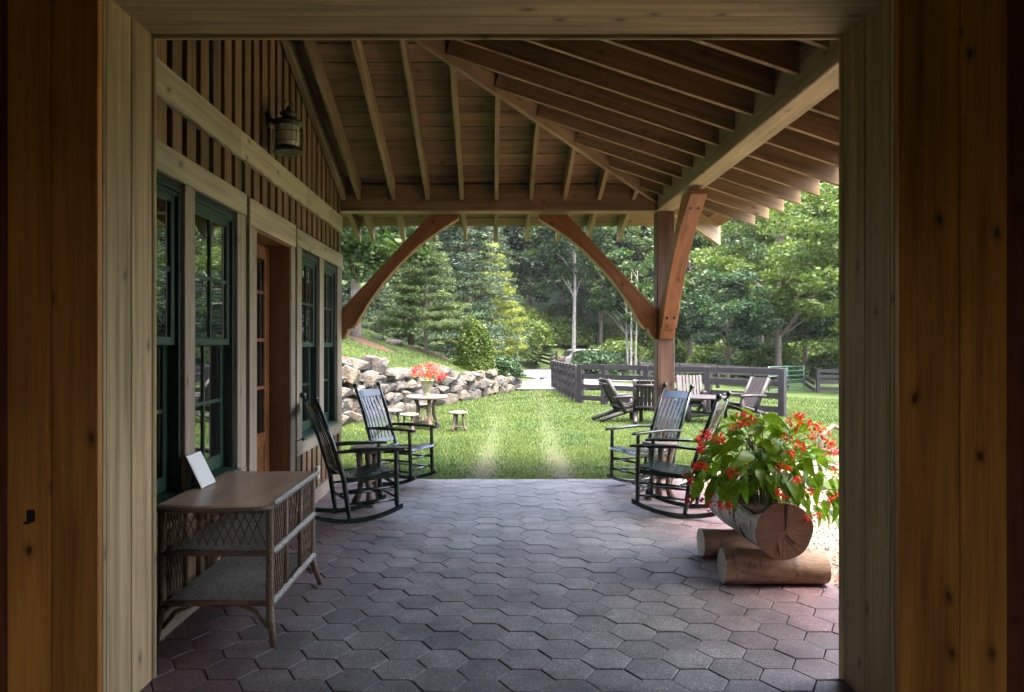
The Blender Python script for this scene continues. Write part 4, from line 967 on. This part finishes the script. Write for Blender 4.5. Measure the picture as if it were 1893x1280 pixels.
c0 = fp_[-1]; fence_run([(c0.x - .015 * k - .06, c0.y + .35 + .93 * k) for k in range(9)], 'dark board fence running away along the lawn to the drive', 1.12, (1.04, .78, .5, .2))
ga_, gb_ = hit(1512, 727), hit(1600, 728)
fence_run([(ga_.x, ga_.y), ((ga_.x + gb_.x) / 2 + .1, (ga_.y + gb_.y) / 2), (gb_.x + .5, gb_.y)], 'far right dark board fence across the pasture beside the green gate', 1.05, (.98, .74, .48, .2), .13, .15)
gc_, gd_ = hit(1455, 722), hit(1185, 716)
fence_run([(gc_.x + (gd_.x - gc_.x) * k / 4, gc_.y + (gd_.y - gc_.y) * k / 4) for k in range(5)], 'dark board fence at the back of the pasture, seen through the near fence', 1.0, (.94, .68, .4), .13, .13)
# collapsed rails between gate and far fence
la = hit(1487, 724); br = thing('sloping_rails', 'two dark rails slanting down between the green gate and the far right fence', 'fence', la)
for k in range(2): board('rail', br, la + Vector((-.1, .1, .75 - .3 * k)), Vector((ga_.x - .1, ga_.y + .1, ga_.z + .40 - .28 * k)), .035, .16, M['fence'])
# green tube gate
ge, gf = hit(1421, 727), hit(1486, 727)
gt = thing('tube_gate', 'green metal tube gate beyond the end of the near fence', 'gate', ge)
dv = gf - ge; dv.z = 0
for k in range(6):
    z = .10 + k * .19; MB().tube([ge + Vector((0, 0, z)), ge + dv + Vector((0, 0, z))], .022, 8).build('rail', M['tube_green'], gt, None, True)
for f in (0, .5, 1): MB().tube([ge + dv * f + Vector((0, 0, .06)), ge + dv * f + Vector((0, 0, 1.09))], .024, 8).build('stile', M['tube_green'], gt, None, True)
# dark gate by the far drive
q = hit(1003, 676); ra = thing('paddock_gate', 'small dark board gate beside the far bend of the drive', 'gate', q)
ps = [q + Vector((-.5, 0, .0)), q + Vector((.35, -4, -.25)), q + Vector((1.2, 1.5, -.05))]
for p in ps: MB().box(-.09, .09, -.09, .09, -.2, 1.15).build('post', M['fence'], ra, Matrix.Translation(p), True)
for a, b in zip(ps[:-1], ps[1:]):
    for z in (1.0, .72, .42): board('rail', ra, a + Vector((0, 0, z)), b + Vector((0, 0, z)), .04, .17, M['fence'])
# parked car at the bend, mostly hidden by the hedge
cr = thing('parked_car', 'silver grey estate car half hidden behind the hedge by the drive', 'car', (7.45, 56, ground(7.45, 56) + .06), R(12)); cr.scale = (1, 1, .84)
pt = plain('silver_paint', (.30, .29, .29), .3, .05, 4, .5, .5, 0); dg = plain('dark_glass', (.012, .013, .015), .06, .05, 4, .6, 0, 0)
body = [(-2.25, .35), (-2.3, .75), (-2.2, 1.0), (-1.95, 1.08), (-1.62, 1.62), (-1.3, 1.70), (.2, 1.70), (.55, 1.62), (1.25, 1.08), (2.1, .95), (2.3, .75), (2.3, .38), (1.9, .28), (-1.9, .28)]
bev(MB().prism(body, -.88, .88, 'xz').build('body', pt, cr), .06, 2)
for s in (-1, 1):
    bev(MB().prism([(-1.72, 1.12), (-1.5, 1.55), (.3, 1.56), (.95, 1.12)], s * .884 - .012, s * .884 + .012, 'xz').build('side_window', dg, cr), .005)
    for x in (-1.4, 1.4):
        w = link('wheel', MB().tube([(x, s * .72, .33), (x, s * .9, .33)], .33, 20).mesh('wheel', M['black']), cr)
        MB().tube([(x, s * .9, .33), (x, s * .915, .33)], .2, 14).build('rim', pt, w)
    MB().box(-2.31, -2.2, s * .7 - .1, s * .7 + .1, .82, 1.02).build('tail_light', plain('tail_lamp', (.35, .02, .02), .3), cr)
bev(MB().prism([(-2.03, 1.10), (-1.68, 1.58), (-1.72, 1.60), (-2.07, 1.12)], -.72, .72, 'xz').build('rear_window', dg, cr), .004)
MB().box(-2.38, -2.25, -.8, .8, .42, .62).build('bumper', plain('grey_bumper', (.09, .09, .09), .5), cr)
# bentwood chair at the right edge
bc = thing('bentwood_chair', 'grey bentwood chair at the right edge, above the flowers', 'chair', (3.95, 7.95, -.02), R(200))
for s in (-1, 1):
    MB().tube([(.25, s * .3, 0), (.25, s * .3, .42), (.22, s * .31, .58), (.05, s * .32, .68), (-.18, s * .31, .60), (-.25, s * .3, .42), (-.27, s * .3, 0)], .026, 8).build('arm_hoop', M['fauxbois'], bc)
    MB().tube([(-.24, s * .27, .4), (-.38, s * .24, .9)], .026, 8).build('back_post', M['fauxbois'], bc)
for k in range(5): MB().tube([(-.27 + .13 * k, -.31, .42), (-.27 + .13 * k, .31, .42)], .026, 8).build('seat_pole', M['fauxbois'], bc)
MB().tube([(-.38, .24, .88), (-.42, .1, 1.0), (-.42, -.1, 1.0), (-.38, -.24, .88)], .026, 8).build('back_hoop', M['fauxbois'], bc)
for k in range(3): MB().tube([(-.25, (k - 1) * .13, .42), (-.41, (k - 1) * .12, .96)], .018, 7).build('back_pole', M['fauxbois'], bc)
# ------------------------------------------------------------------ dry stone wall
def rock_mesh(seed):
    r = random.Random(seed); bm = bmesh.new()
    for k in range(18):
        d = Vector((r.gauss(0, 1), r.gauss(0, 1), r.gauss(0, 1))).normalized(); q = max(abs(c) for c in d) ** .62
        bm.verts.new(d / q * r.uniform(.44, .56))
    res = bmesh.ops.convex_hull(bm, input=bm.verts); bmesh.ops.delete(bm, geom=[v for v in bm.verts if not v.link_faces], context='VERTS')
    lo = [min(v.co[i] for v in bm.verts) for i in range(3)]; hi = [max(v.co[i] for v in bm.verts) for i in range(3)]
    for v in bm.verts: v.co = Vector([(v.co[i] - lo[i]) / (hi[i] - lo[i]) - .5 for i in range(3)])
    bmesh.ops.recalc_face_normals(bm, faces=bm.faces)
    me = bpy.data.meshes.new('stone'); bm.to_mesh(me); bm.free(); me.materials.append(M['rock']); return me
ROCKS = [rock_mesh(k) for k in range(16)]
sw = thing('stone_wall', 'dry stacked fieldstone retaining wall along the left of the lawn', 'stone wall', (PL[1][0], PL[1][1], -.15))
W0, W1 = Vector((PL[1][0], PL[1][1], 0)), Vector((PL[2][0], PL[2][1], 0)); wd = (W1 - W0).normalized(); wlen = (W1 - W0).length; wa = math.atan2(wd.y, wd.x); wnv = Vector((-wd.y, wd.x, 0))
rw_ = random.Random(21)
def stone(s, z, L, hh, dep, out=0.0, tw=0.0, parent=None):
    p = W0 + wd * s + wnv * (.12 - out); gz = -.15
    Mx = Matrix.Translation((p.x, p.y, gz + z)) @ Matrix.Rotation(wa + tw, 4, 'Z') @ Matrix.Rotation(rw_.uniform(-.10, .10), 4, 'Y') @ Matrix.Rotation(rw_.uniform(-.15, .15), 4, 'X') @ Matrix.Diagonal((L, dep, hh, 1))
    o = link('stone', ROCKS[rw_.randrange(16)], sw, Mx, True); return bev(o, .05, 2)
s = -2.2; 
tops = {}
row = 0
z0 = -.05
heights = [.30, .27, .25, .24, .30]
z = z0
for row, hh0 in enumerate(heights):
    s = -2.3 + rw_.uniform(0, .3)
    while s < wlen + .2:
        top = wall_top(RUN0 + max(0, s))
        if z + hh0 * .45 > top: s += .4; 
        if z + hh0 * .45 > top: continue
        L = rw_.uniform(.35, .95) * (1.0 if s < 8 else .8); hh = hh0 * rw_.uniform(.95, 1.30); 
        stone(s + L / 2, z + hh0 / 2 + .02 * row, L * 1.28, hh * 1.30, rw_.uniform(.4, .6), rw_.uniform(.0, .12) - .05 * row, rw_.uniform(-.16, .16))
        s += L * .97
    z += hh0
for (s_, z_, L, hh, o_) in ((.35, 1.02, .62, .56, .0), (1.25, .92, .72, .46, .06), (2.2, 1.02, .5, .3, 0), (6.6, .78, .8, .42, .05), (8.0, .62, .8, .34, .05), (9.6, .5, .7, .34, .05)): stone(s_, z_, L, hh, .55, o_)
for k in range(90):     # chock stones in the gaps
    s_ = rw_.uniform(-1.5, wlen); tp2 = wall_top(RUN0 + max(0, s_)); stone(s_, rw_.uniform(.03, max(.1, tp2 - .1)), rw_.uniform(.14, .30), rw_.uniform(.10, .2), .35, rw_.uniform(-.10, -.02), rw_.uniform(-.5, .5))
# end of the wall turns back into the bank
for k in range(8):
    p = W1 + Vector((.0 + rw_.uniform(-.1, .1), .35 + .5 * k, 0)) + Vector((.05, 0, 0)); zz = .10 if k % 2 else .32
    link('stone', ROCKS[k % 12], sw, Matrix.Translation((p.x, p.y, -.15 + zz)) @ Matrix.Rotation(rw_.uniform(0, 3), 4, 'Z') @ Matrix.Diagonal((.6, .5, .34, 1)), True)
for (u, v, L, a, lb) in ((727, 638, .85, .3, 'pale boulder lying on the grass bank above the stone wall'), (700, 628, .5, 1.2, 'flat grey boulder on the grass bank behind the pale boulder')):
    p = hit(u, v); o = link('boulder', ROCKS[3 if L > .6 else 7], None, Matrix.Translation(p + Vector((0, 0, .05))) @ Matrix.Rotation(a, 4, 'Z') @ Matrix.Diagonal((L, L * .7, L * .42, 1))); bev(o, .05); tag(o, lb, 'boulder')
# mulch beds: low mounds on the bank
for (u, v, rx, ry, lb) in ((680, 636, 1.2, .8, 'red brown mulch bed on the bank below the leftmost tree'), (791, 653, 1.15, .7, 'red brown mulch ring under the bank pine'), (650, 672, 1.0, .5, 'red brown mulch strip above the left end of the stone wall'), (925, 696, .55, .6, 'red brown mulch at the end of the stone wall')):
    p = hit(u, v); mb = MB(); vs = []; n = 20
    for i in range(7):
        for k in range(n):
            a = 2 * math.pi * k / n; f = i / 6 * (1 + .12 * noise.noise((math.cos(a) * 2 + u, math.sin(a) * 2, 0))); x, y = p.x + math.cos(a) * rx * f, p.y + math.sin(a) * ry * f
            vs.append((x, y, ground(x, y) + .13 * (1 - (i / 6) ** 2) - .04 + .05 * noise.noise((x * 6, y * 6, 2))))
    mb.add(vs, [(i * n + k, i * n + (k + 1) % n, (i + 1) * n + (k + 1) % n, (i + 1) * n + k) for i in range(6) for k in range(n)], True)
    o = mb.build('mulch_bed', M['mulch']); tag(o, lb, 'mulch bed')
# ------------------------------------------------------------------ vegetation
def leaves(cent, L, Wd, r, up=.5, nrm=None):
    """rhombic leaves at points: returns verts, quads"""
    n = len(cent); a = r.normal(size=(n, 3)); a[:, 2] *= (1 - up); a /= np.linalg.norm(a, axis=1, keepdims=True)
    b = r.normal(size=(n, 3)); b -= a * (a * b).sum(1, keepdims=True)
    b[:, 2] *= (1 - up * .6); b /= np.linalg.norm(b, axis=1, keepdims=True)
    s = r.uniform(.65, 1.25, (n, 1))
    v = np.stack([cent - a * L * s * .5, cent + b * Wd * s * .5, cent + a * L * s * .5, cent - b * Wd * s * .5], 1)
    return v.reshape(-1, 3), np.arange(4 * n).reshape(n, 4)
def deciduous(seed, h, cr, base, leaf, n_cl, per, mat, bark, trunk_r=.16, stems=1, flat=.55, low=False):
    """meshes of one broadleaf tree: trunk with limbs, crown of leaf clumps"""
    r = np.random.default_rng(seed); rr = random.Random(seed); tb = MB(); cl = []
    cz = base + (h - base) * .5; rz = (h - base) * .5
    for i in range(n_cl):
        d = r.normal(size=3); d /= np.linalg.norm(d); f = rr.uniform(.35, 1.0) ** .6
        wob = 1 + .28 * noise.noise((d[0] * 1.6 + seed, d[1] * 1.6, d[2] * 1.6))
        c = np.array([d[0] * cr * f * wob, d[1] * cr * f * wob, cz + d[2] * rz * f * wob])
        tp = 1 - .35 * max(0, (c[2] - cz) / rz); c[0] *= tp; c[1] *= tp
        cl.append((c, rr.uniform(.16, .30) * cr))
    tops = []
    for s in range(stems):
        a = s * 2.4 + seed; o = .0 if stems == 1 else .28; lean = 0 if stems == 1 else .5
        pts = [(math.cos(a) * o * (1 + z * lean) + .12 * noise.noise((z * 3 + s, seed, 0)) * h * .08, math.sin(a) * o * (1 + z * lean) + .12 * noise.noise((z * 3, seed + s, 5)) * h * .08, z * h * .86 - .15) for z in np.linspace(0, 1, 9)]
        tb.tube(pts, [trunk_r * (1.25 if i == 0 else 1) * (1 - .85 * i / 8) for i in range(9)], 8); tops.append(pts)
    for i, (c, q) in enumerate(cl[:26]):
        pts = tops[i % stems]; k = min(7, max(2, int(8 * (c[2] - q * 1.2 - .25 * math.hypot(c[0], c[1])) / (h * .86)))); p = Vector(pts[k]); e = Vector(c)
        if e.z < p.z + .05: p = Vector(pts[max(2, k - 1)])
        mid = p.lerp(e, .5) + Vector((rr.uniform(-.1, .1), rr.uniform(-.1, .1), .10 * (e - p).length))
        tb.tube([p, mid, e], [trunk_r * .34, trunk_r * .2, trunk_r * .07], 5, False)
    C_ = []
    for c, q in cl:
        d = r.normal(size=(per, 3)); d /= np.linalg.norm(d, axis=1, keepdims=True); rad = r.uniform(.25, 1, (per, 1)) ** .55
        C_.append(c + d * rad * np.array([q, q, q * flat]) * r.uniform(.9, 1.15, (per, 1)))
    v, f = leaves(np.concatenate(C_), leaf, leaf * .62, r, .45)
    return tb.mesh('trunk', bark), fast_mesh('crown', v, f, mat)
def conifer(seed, h, cr, base, mat, bark, levels, per_b, needle, droop=.0, dens=26, trunk_r=.1, up=.25, shape=.85, tiers=True):
    r = np.random.default_rng(seed); rr = random.Random(seed); tb = MB(); pts_all = []
    tb.tube([(0, 0, -.2), (.02, 0, h * .4), (0, .02, h * .8), (0, 0, h)], [trunk_r * 1.2, trunk_r, trunk_r * .45, .01], 8)
    for l in range(levels):
        t = (l + .5) / levels; z = base + (h - base) * t; R_ = cr * (1 - t) ** shape + .12
        for b in range(per_b):
            a = rr.uniform(0, 6.283); L = R_ * rr.uniform(.65, 1.12); zz = z + rr.uniform(-.5, .5) * (h - base) / levels * (.5 if tiers else 1)
            dz = -droop * L + up * L
            tb.tube([(0, 0, zz), (math.cos(a) * L * .5, math.sin(a) * L * .5, zz + dz * .35), (math.cos(a) * L, math.sin(a) * L, zz + dz)], [.022 + .01 * (1 - t), .014, .004], 4, False)
            k = max(3, int(L * 7))
            for j in range(k):
                f = .28 + .72 * (j + rr.random()) / k
                side = rr.uniform(-.28, .28) * L * (1.15 - abs(f - .6)); cx = math.cos(a) * L * f - math.sin(a) * side; cy = math.sin(a) * L * f + math.cos(a) * side
                pts_all.append((cx, cy, zz + dz * f * f + rr.uniform(-.03, .09)))
    c = np.repeat(np.array(pts_all), dens, 0); c = c + r.normal(size=c.shape) * np.array([.09, .09, .045]) * (needle / .16)
    v, f = leaves(c, needle, needle * .19, r, .25)
    return tb.mesh('trunk', bark), fast_mesh('crown', v, f, mat)
def shrub(seed, rx, rz, leaf, n, mat):
    r = np.random.default_rng(seed); tb = MB()
    d = r.normal(size=(n, 3)); d[:, 2] = np.abs(d[:, 2]) * 1.1 - .15; d /= np.linalg.norm(d, axis=1, keepdims=True)
    w = np.array([1 + .22 * noise.noise((q[0] * 2.6 + seed, q[1] * 2.6, q[2] * 2.6)) + .10 * noise.noise((q[0] * 7, q[1] * 7 + seed, q[2] * 7)) for q in d])[:, None]
    c = d * w * r.uniform(.55, 1.02, (n, 1)) ** .45 * np.array([rx, rx, rz]); c[:, 2] = np.maximum(c[:, 2], .02)
    v, f = leaves(c, leaf, leaf * .5, r, .2)
    rr = random.Random(seed)
    for k in range(9):
        a = rr.uniform(0, 6.28); tb.tube([(0, 0, -.05), (math.cos(a) * rx * .25, math.sin(a) * rx * .25, rz * .4), (math.cos(a) * rx * .6, math.sin(a) * rx * .6, rz * .7)], [.03, .02, .008], 5, False)
    return tb.mesh('stem', M['bark']), fast_mesh('foliage', v, f, mat)
def plant(kind, meshes, x, y, label, cat='tree', group=None, s=1.0, rz=None, z=None, names=('trunk', 'crown'), sz=1.0):
    t = thing(kind, label, cat, (x, y, ground(x, y) if z is None else z), rd.uniform(0, 6.28) if rz is None else rz, group)
    t.scale = (s, s, s * sz)
    for nm, me in zip(names, meshes): link(nm, me, t)
    return t
def at(u, v): p = hit(u, v); return p.x, p.y
SH = ('stem', 'foliage')
D1 = deciduous(1, 9.0, 2.9, 1.9, .20, 95, 190, M['leafA'], M['bark'])
D2 = deciduous(2, 15, 4.2, 3.2, .30, 120, 170, M['leafC'], M['bark'], .2)
D3 = deciduous(3, 17, 4.0, 5.0, .32, 115, 170, M['leafA'], M['bark'], .22)
D4 = deciduous(4, 12, 4.4, 2.0, .22, 120, 220, M['leafB'], M['bark'], .2, flat=.35)
D5 = deciduous(5, 6.0, 2.1, 1.0, .17, 80, 190, M['leafC'], M['bark'], .1)
D6 = deciduous(6, 16, 3.4, 5.5, .30, 85, 170, M['leafC'], M['palebark'], .16)
D7 = deciduous(7, 8, 2.2, 3.2, .22, 60, 170, M['leafA'], M['palebark'], .085, 3)
D8 = deciduous(8, 20, 5.0, 3.0, .36, 150, 170, M['leafC'], M['bark'], .25)
PN = conifer(11, 6.0, 2.15, 1.0, M['needle'], M['bark'], 12, 9, .17, .05, 38, .085, .16)
PY_ = conifer(12, 8.0, 2.5, .8, M['needleY'], M['bark'], 12, 8, .19, .0, 38, .1, .18, .6)
SP = conifer(13, 15, 3.0, .6, M['needleD'], M['bark'], 26, 9, .24, .22, 15, .17, .10)
AV = shrub(21, 1.0, 2.6, .13, 16000, M['arbor']); RH = shrub(22, 1.0, .85, .15, 6500, M['shrub']); RB = shrub(23, 1.6, 1.3, .22, 7000, M['shrub']); UG = shrub(24, 2.2, 2.2, .26, 7000, M['leafB'])
x, y = at(659, 627); plant('broadleaf_tree', D1, x, y, 'dark green broadleaf tree with pale trunk behind the left brace', s=1.1)
y = 27.5; plant('pine_tree', PN, px(787, y), y, 'young tiered pine standing in the mulch ring on the bank', s=.80, rz=.6)
y = 39; plant('yellow_pine', PY_, px(905, y), y, 'yellow green pine beside the drive, half behind a dark spruce', s=.86, rz=1.0)
for i, (u, y, s, lb) in enumerate(((866, 34.5, .84, 'tall dark spruce behind the young bank pine'), (830, 46, 1.05, 'dark spruce on the bank left of the tallest spruce'), (648, 36, .8, 'spruce at the far left, next to the lodge corner'), (760, 40, .9, 'dark spruce behind the left of the bank'), (905, 47, .9, 'dark spruce right behind the yellow green pine'))):
    plant('spruce_tree', SP, px(u, y), y, lb, s=s, group='spruces on the bank')
x, y = at(876, 689); plant('golden_shrub', AV, x, y + .6, 'yellow green upright shrub at the edge of the spruces', 'shrub', s=.72, names=SH)
plant('rhododendron', RH, .28, 28.9, 'rounded dark green rhododendron at the end of the stone wall', 'shrub', s=.95, names=SH)
y = 52; plant('birch_tree', D6, px(1062, y), y, 'tall pale trunked tree beside the drive in the centre', s=1.0, rz=0.4)
y = 46; plant('clump_birch', D7, px(1166, y), y, 'clump of three pale trunks behind the fence', s=1.0)
hedge = [(1104, 45, 1.15, 'dark hedge shrub hiding the parked car'), (1138, 48, 1.0, 'dark hedge shrub right of the pale trunked tree'), (1160, 51, .9, 'dark hedge shrub left of the triple trunks'), (1182, 49, .8, 'dark hedge shrub behind the triple trunks'), (1215, 47, .8, 'dark hedge shrub just left of the porch post')]
for u, y, s, lb in hedge: plant('hedge_shrub', RB, px(u, y), y, lb, 'shrub', 'dark hedge shrubs beyond the drive', s=s, names=SH)
y = 37; plant('sourwood_tree', D5, px(1345, y), y, 'small grey green tree behind the middle of the fence', s=1.05)
y = 43; plant('locust_tree', D4, px(1440, y), y, 'light green spreading tree behind the right end of the fence', s=1.05, rz=.3)
y = 33; plant('oak_tree', D4, px(1640, y), y, 'light leaved tree reaching in from the right edge', s=1.05, rz=2.2)
plant('maple_tree', D1, px(1275, 52), 52, 'dark broadleaf tree right of the porch post', s=1.3)
plant('maple_tree', D1, px(1490, 50), 50, 'dark broadleaf tree behind the green gate', s=1.3)
plant('maple_tree', D1, px(1590, 44), 44, 'dark broadleaf tree behind the far right fence', s=1.1)
for (x, y, lb) in ((-8.4, 33, 'dark broadleaf tree on the bank, hidden past the lodge corner'), (-11.5, 38, 'second broadleaf tree on the bank past the lodge corner'), (-12.5, 29, 'broadleaf tree highest on the bank behind the lodge')): plant('broadleaf_tree', D1, x, y, lb, s=1.25)
rt_ = random.Random(77); PROT = [D2, D3, D8, D2, D3, D6, D8]
LOOK = ['blue green tree', 'dark green tree', 'broad blue green tree', 'rounded blue green tree', 'slim dark green tree', 'pale trunked tree', 'big blue green tree']
MARK = [(690, 'behind the left brace'), (760, 'above the left of the grass bank'), (830, 'behind the young bank pine'), (900, 'behind the tall dark spruce'), (960, 'behind the yellow green pine'), (1010, 'above the far bend of the drive'), (1060, 'left of the tall pale trunked tree'), (1110, 'right of the tall pale trunked tree'), (1160, 'above the clump of three pale trunks'), (1215, 'behind the brace left of the post'), (1260, 'behind the porch post'), (1310, 'just right of the porch post'), (1370, 'behind the small grey green tree'), (1430, 'left of the light green spreading tree'), (1490, 'behind the light green spreading tree'), (1540, 'above the far right pasture fence'), (9999, 'behind the right jamb')]
def where(x, y): u = CU + F * x / y; return next(m for a, m in MARK if u < a)
def wood_tree(x, y, s, k):
    row = 'front wood' if y < 73 else ('middle wood' if y < 88 else 'back wood')
    plant('forest_tree', PROT[k % 7], x, y, LOOK[k % 7] + ' in the ' + row + ', ' + where(x, y), group='forest trees behind the drive', s=s)
k = 0
for y0, us, s0 in ((66, range(985, 1640, 62), .92), (78, range(930, 1680, 62), 1.05), (97, range(800, 1700, 60), 1.35)):
    for u in us:
        y = y0 + rt_.uniform(-4, 4); wood_tree(px(u + rt_.uniform(-18, 18), y), y, s0 * rt_.uniform(.88, 1.15), rt_.randrange(7)); k += 1
for u, y in ((655, 52), (700, 58), (745, 56), (800, 62), (850, 60), (940, 68), (700, 44)): wood_tree(px(u, y), y, rt_.uniform(.8, 1.0), rt_.randrange(5))
for u, y in ((960, 66), (990, 67), (1020, 66), (1050, 65), (1085, 66), (1125, 66), (1170, 67), (1210, 66), (975, 62), (1005, 64), (1110, 60), (1150, 58), (1235, 56), (1290, 60), (1335, 55), (1390, 56), (1430, 52), (1480, 58), (1530, 50), (1570, 48), (1040, 70), (940, 56), (1310, 46), (1420, 47)):
    plant('undergrowth_shrub', UG, px(u, y), y, ('low' if y < 58 else 'far') + ' leafy undergrowth shrub at the wood edge, ' + where(px(u, y), y), 'shrub', 'undergrowth shrubs along the wood edge', s=rt_.uniform(.75, 1.15), names=SH)
# ------------------------------------------------------------------ grass blades
def lawn_blades():
    r = np.random.default_rng(31); out = []
    def lane(x, y, x0, k, w): return np.exp(-((x - (x0 + (y - 8.7) * k)) / w) ** 2)
    for (y0, y1, n, hh, wd_) in ((8.56, 11.0, 56000, .030, .0045), (11.0, 15.0, 62000, .036, .006), (15.0, 22.0, 60000, .042, .009), (22, 31, 36000, .05, .014)):
        y = r.uniform(y0, y1, n); x = r.uniform(-.28, .50, n) * y
        ok = np.ones(n, bool); p = np.maximum(lane(x, y, -.13, .028, .2), lane(x, y, .84, .047, .22)) * np.clip((24 - y) / 13, .12, .97)
        ok &= r.random(n) > p; ok &= ~((x > 2.0) & (y < 9.7)); ok &= ~((y > 27.6) & (x > 1.0))
        out.append((x[ok], y[ok], hh, wd_))
    V_, Fq = [], []; k = 0
    for x, y, hh, wd_ in out:
        n = len(x); z = np.array([ground(a, b) for a, b in zip(x, y)]); z += np.array([.03 * noise.noise((a * .7, b * .7, 0)) if b > 9 else 0 for a, b in zip(x, y)])
        a = r.uniform(0, 6.283, n); h = hh * r.uniform(.5, 1.35, n); le = h * r.uniform(.2, 1.0, n); b = r.uniform(0, 6.283, n)
        dx, dy = np.cos(a) * wd_, np.sin(a) * wd_
        p0 = np.stack([x - dx, y - dy, z - .005], 1); p1 = np.stack([x + dx, y + dy, z - .005], 1); p2 = np.stack([x + np.cos(b) * le, y + np.sin(b) * le, z + h], 1)
        V_.append(np.stack([p0, p1, p2], 1).reshape(-1, 3)); Fq.append(np.arange(3 * n).reshape(n, 3) + k); k += 3 * n
    o = link('lawn_grass', fast_mesh('lawn_grass', np.concatenate(V_), np.concatenate(Fq), M['grass'])); tag(o, 'short mown grass blades covering the lawn', 'grass', kind='stuff')
lawn_blades()

# ------------------------------------------------------------------ the damp air of the valley
hm = bpy.data.materials.new('valley_haze'); hm.use_nodes = True; hn = hm.node_tree; hn.nodes.clear()
ho = hn.nodes.new('ShaderNodeOutputMaterial'); hv = hn.nodes.new('ShaderNodeVolumePrincipled')
hv.inputs['Color'].default_value = (.86, .93, 1, 1); hv.inputs['Density'].default_value = .00015; hv.inputs['Anisotropy'].default_value = .2
hn.links.new(hv.outputs[0], ho.inputs['Volume'])
hz = MB().box(-74, 99, -34, 184, -2, 62).build('haze', hm); tag(hz, 'thin damp haze filling the valley air', 'haze', kind='stuff')
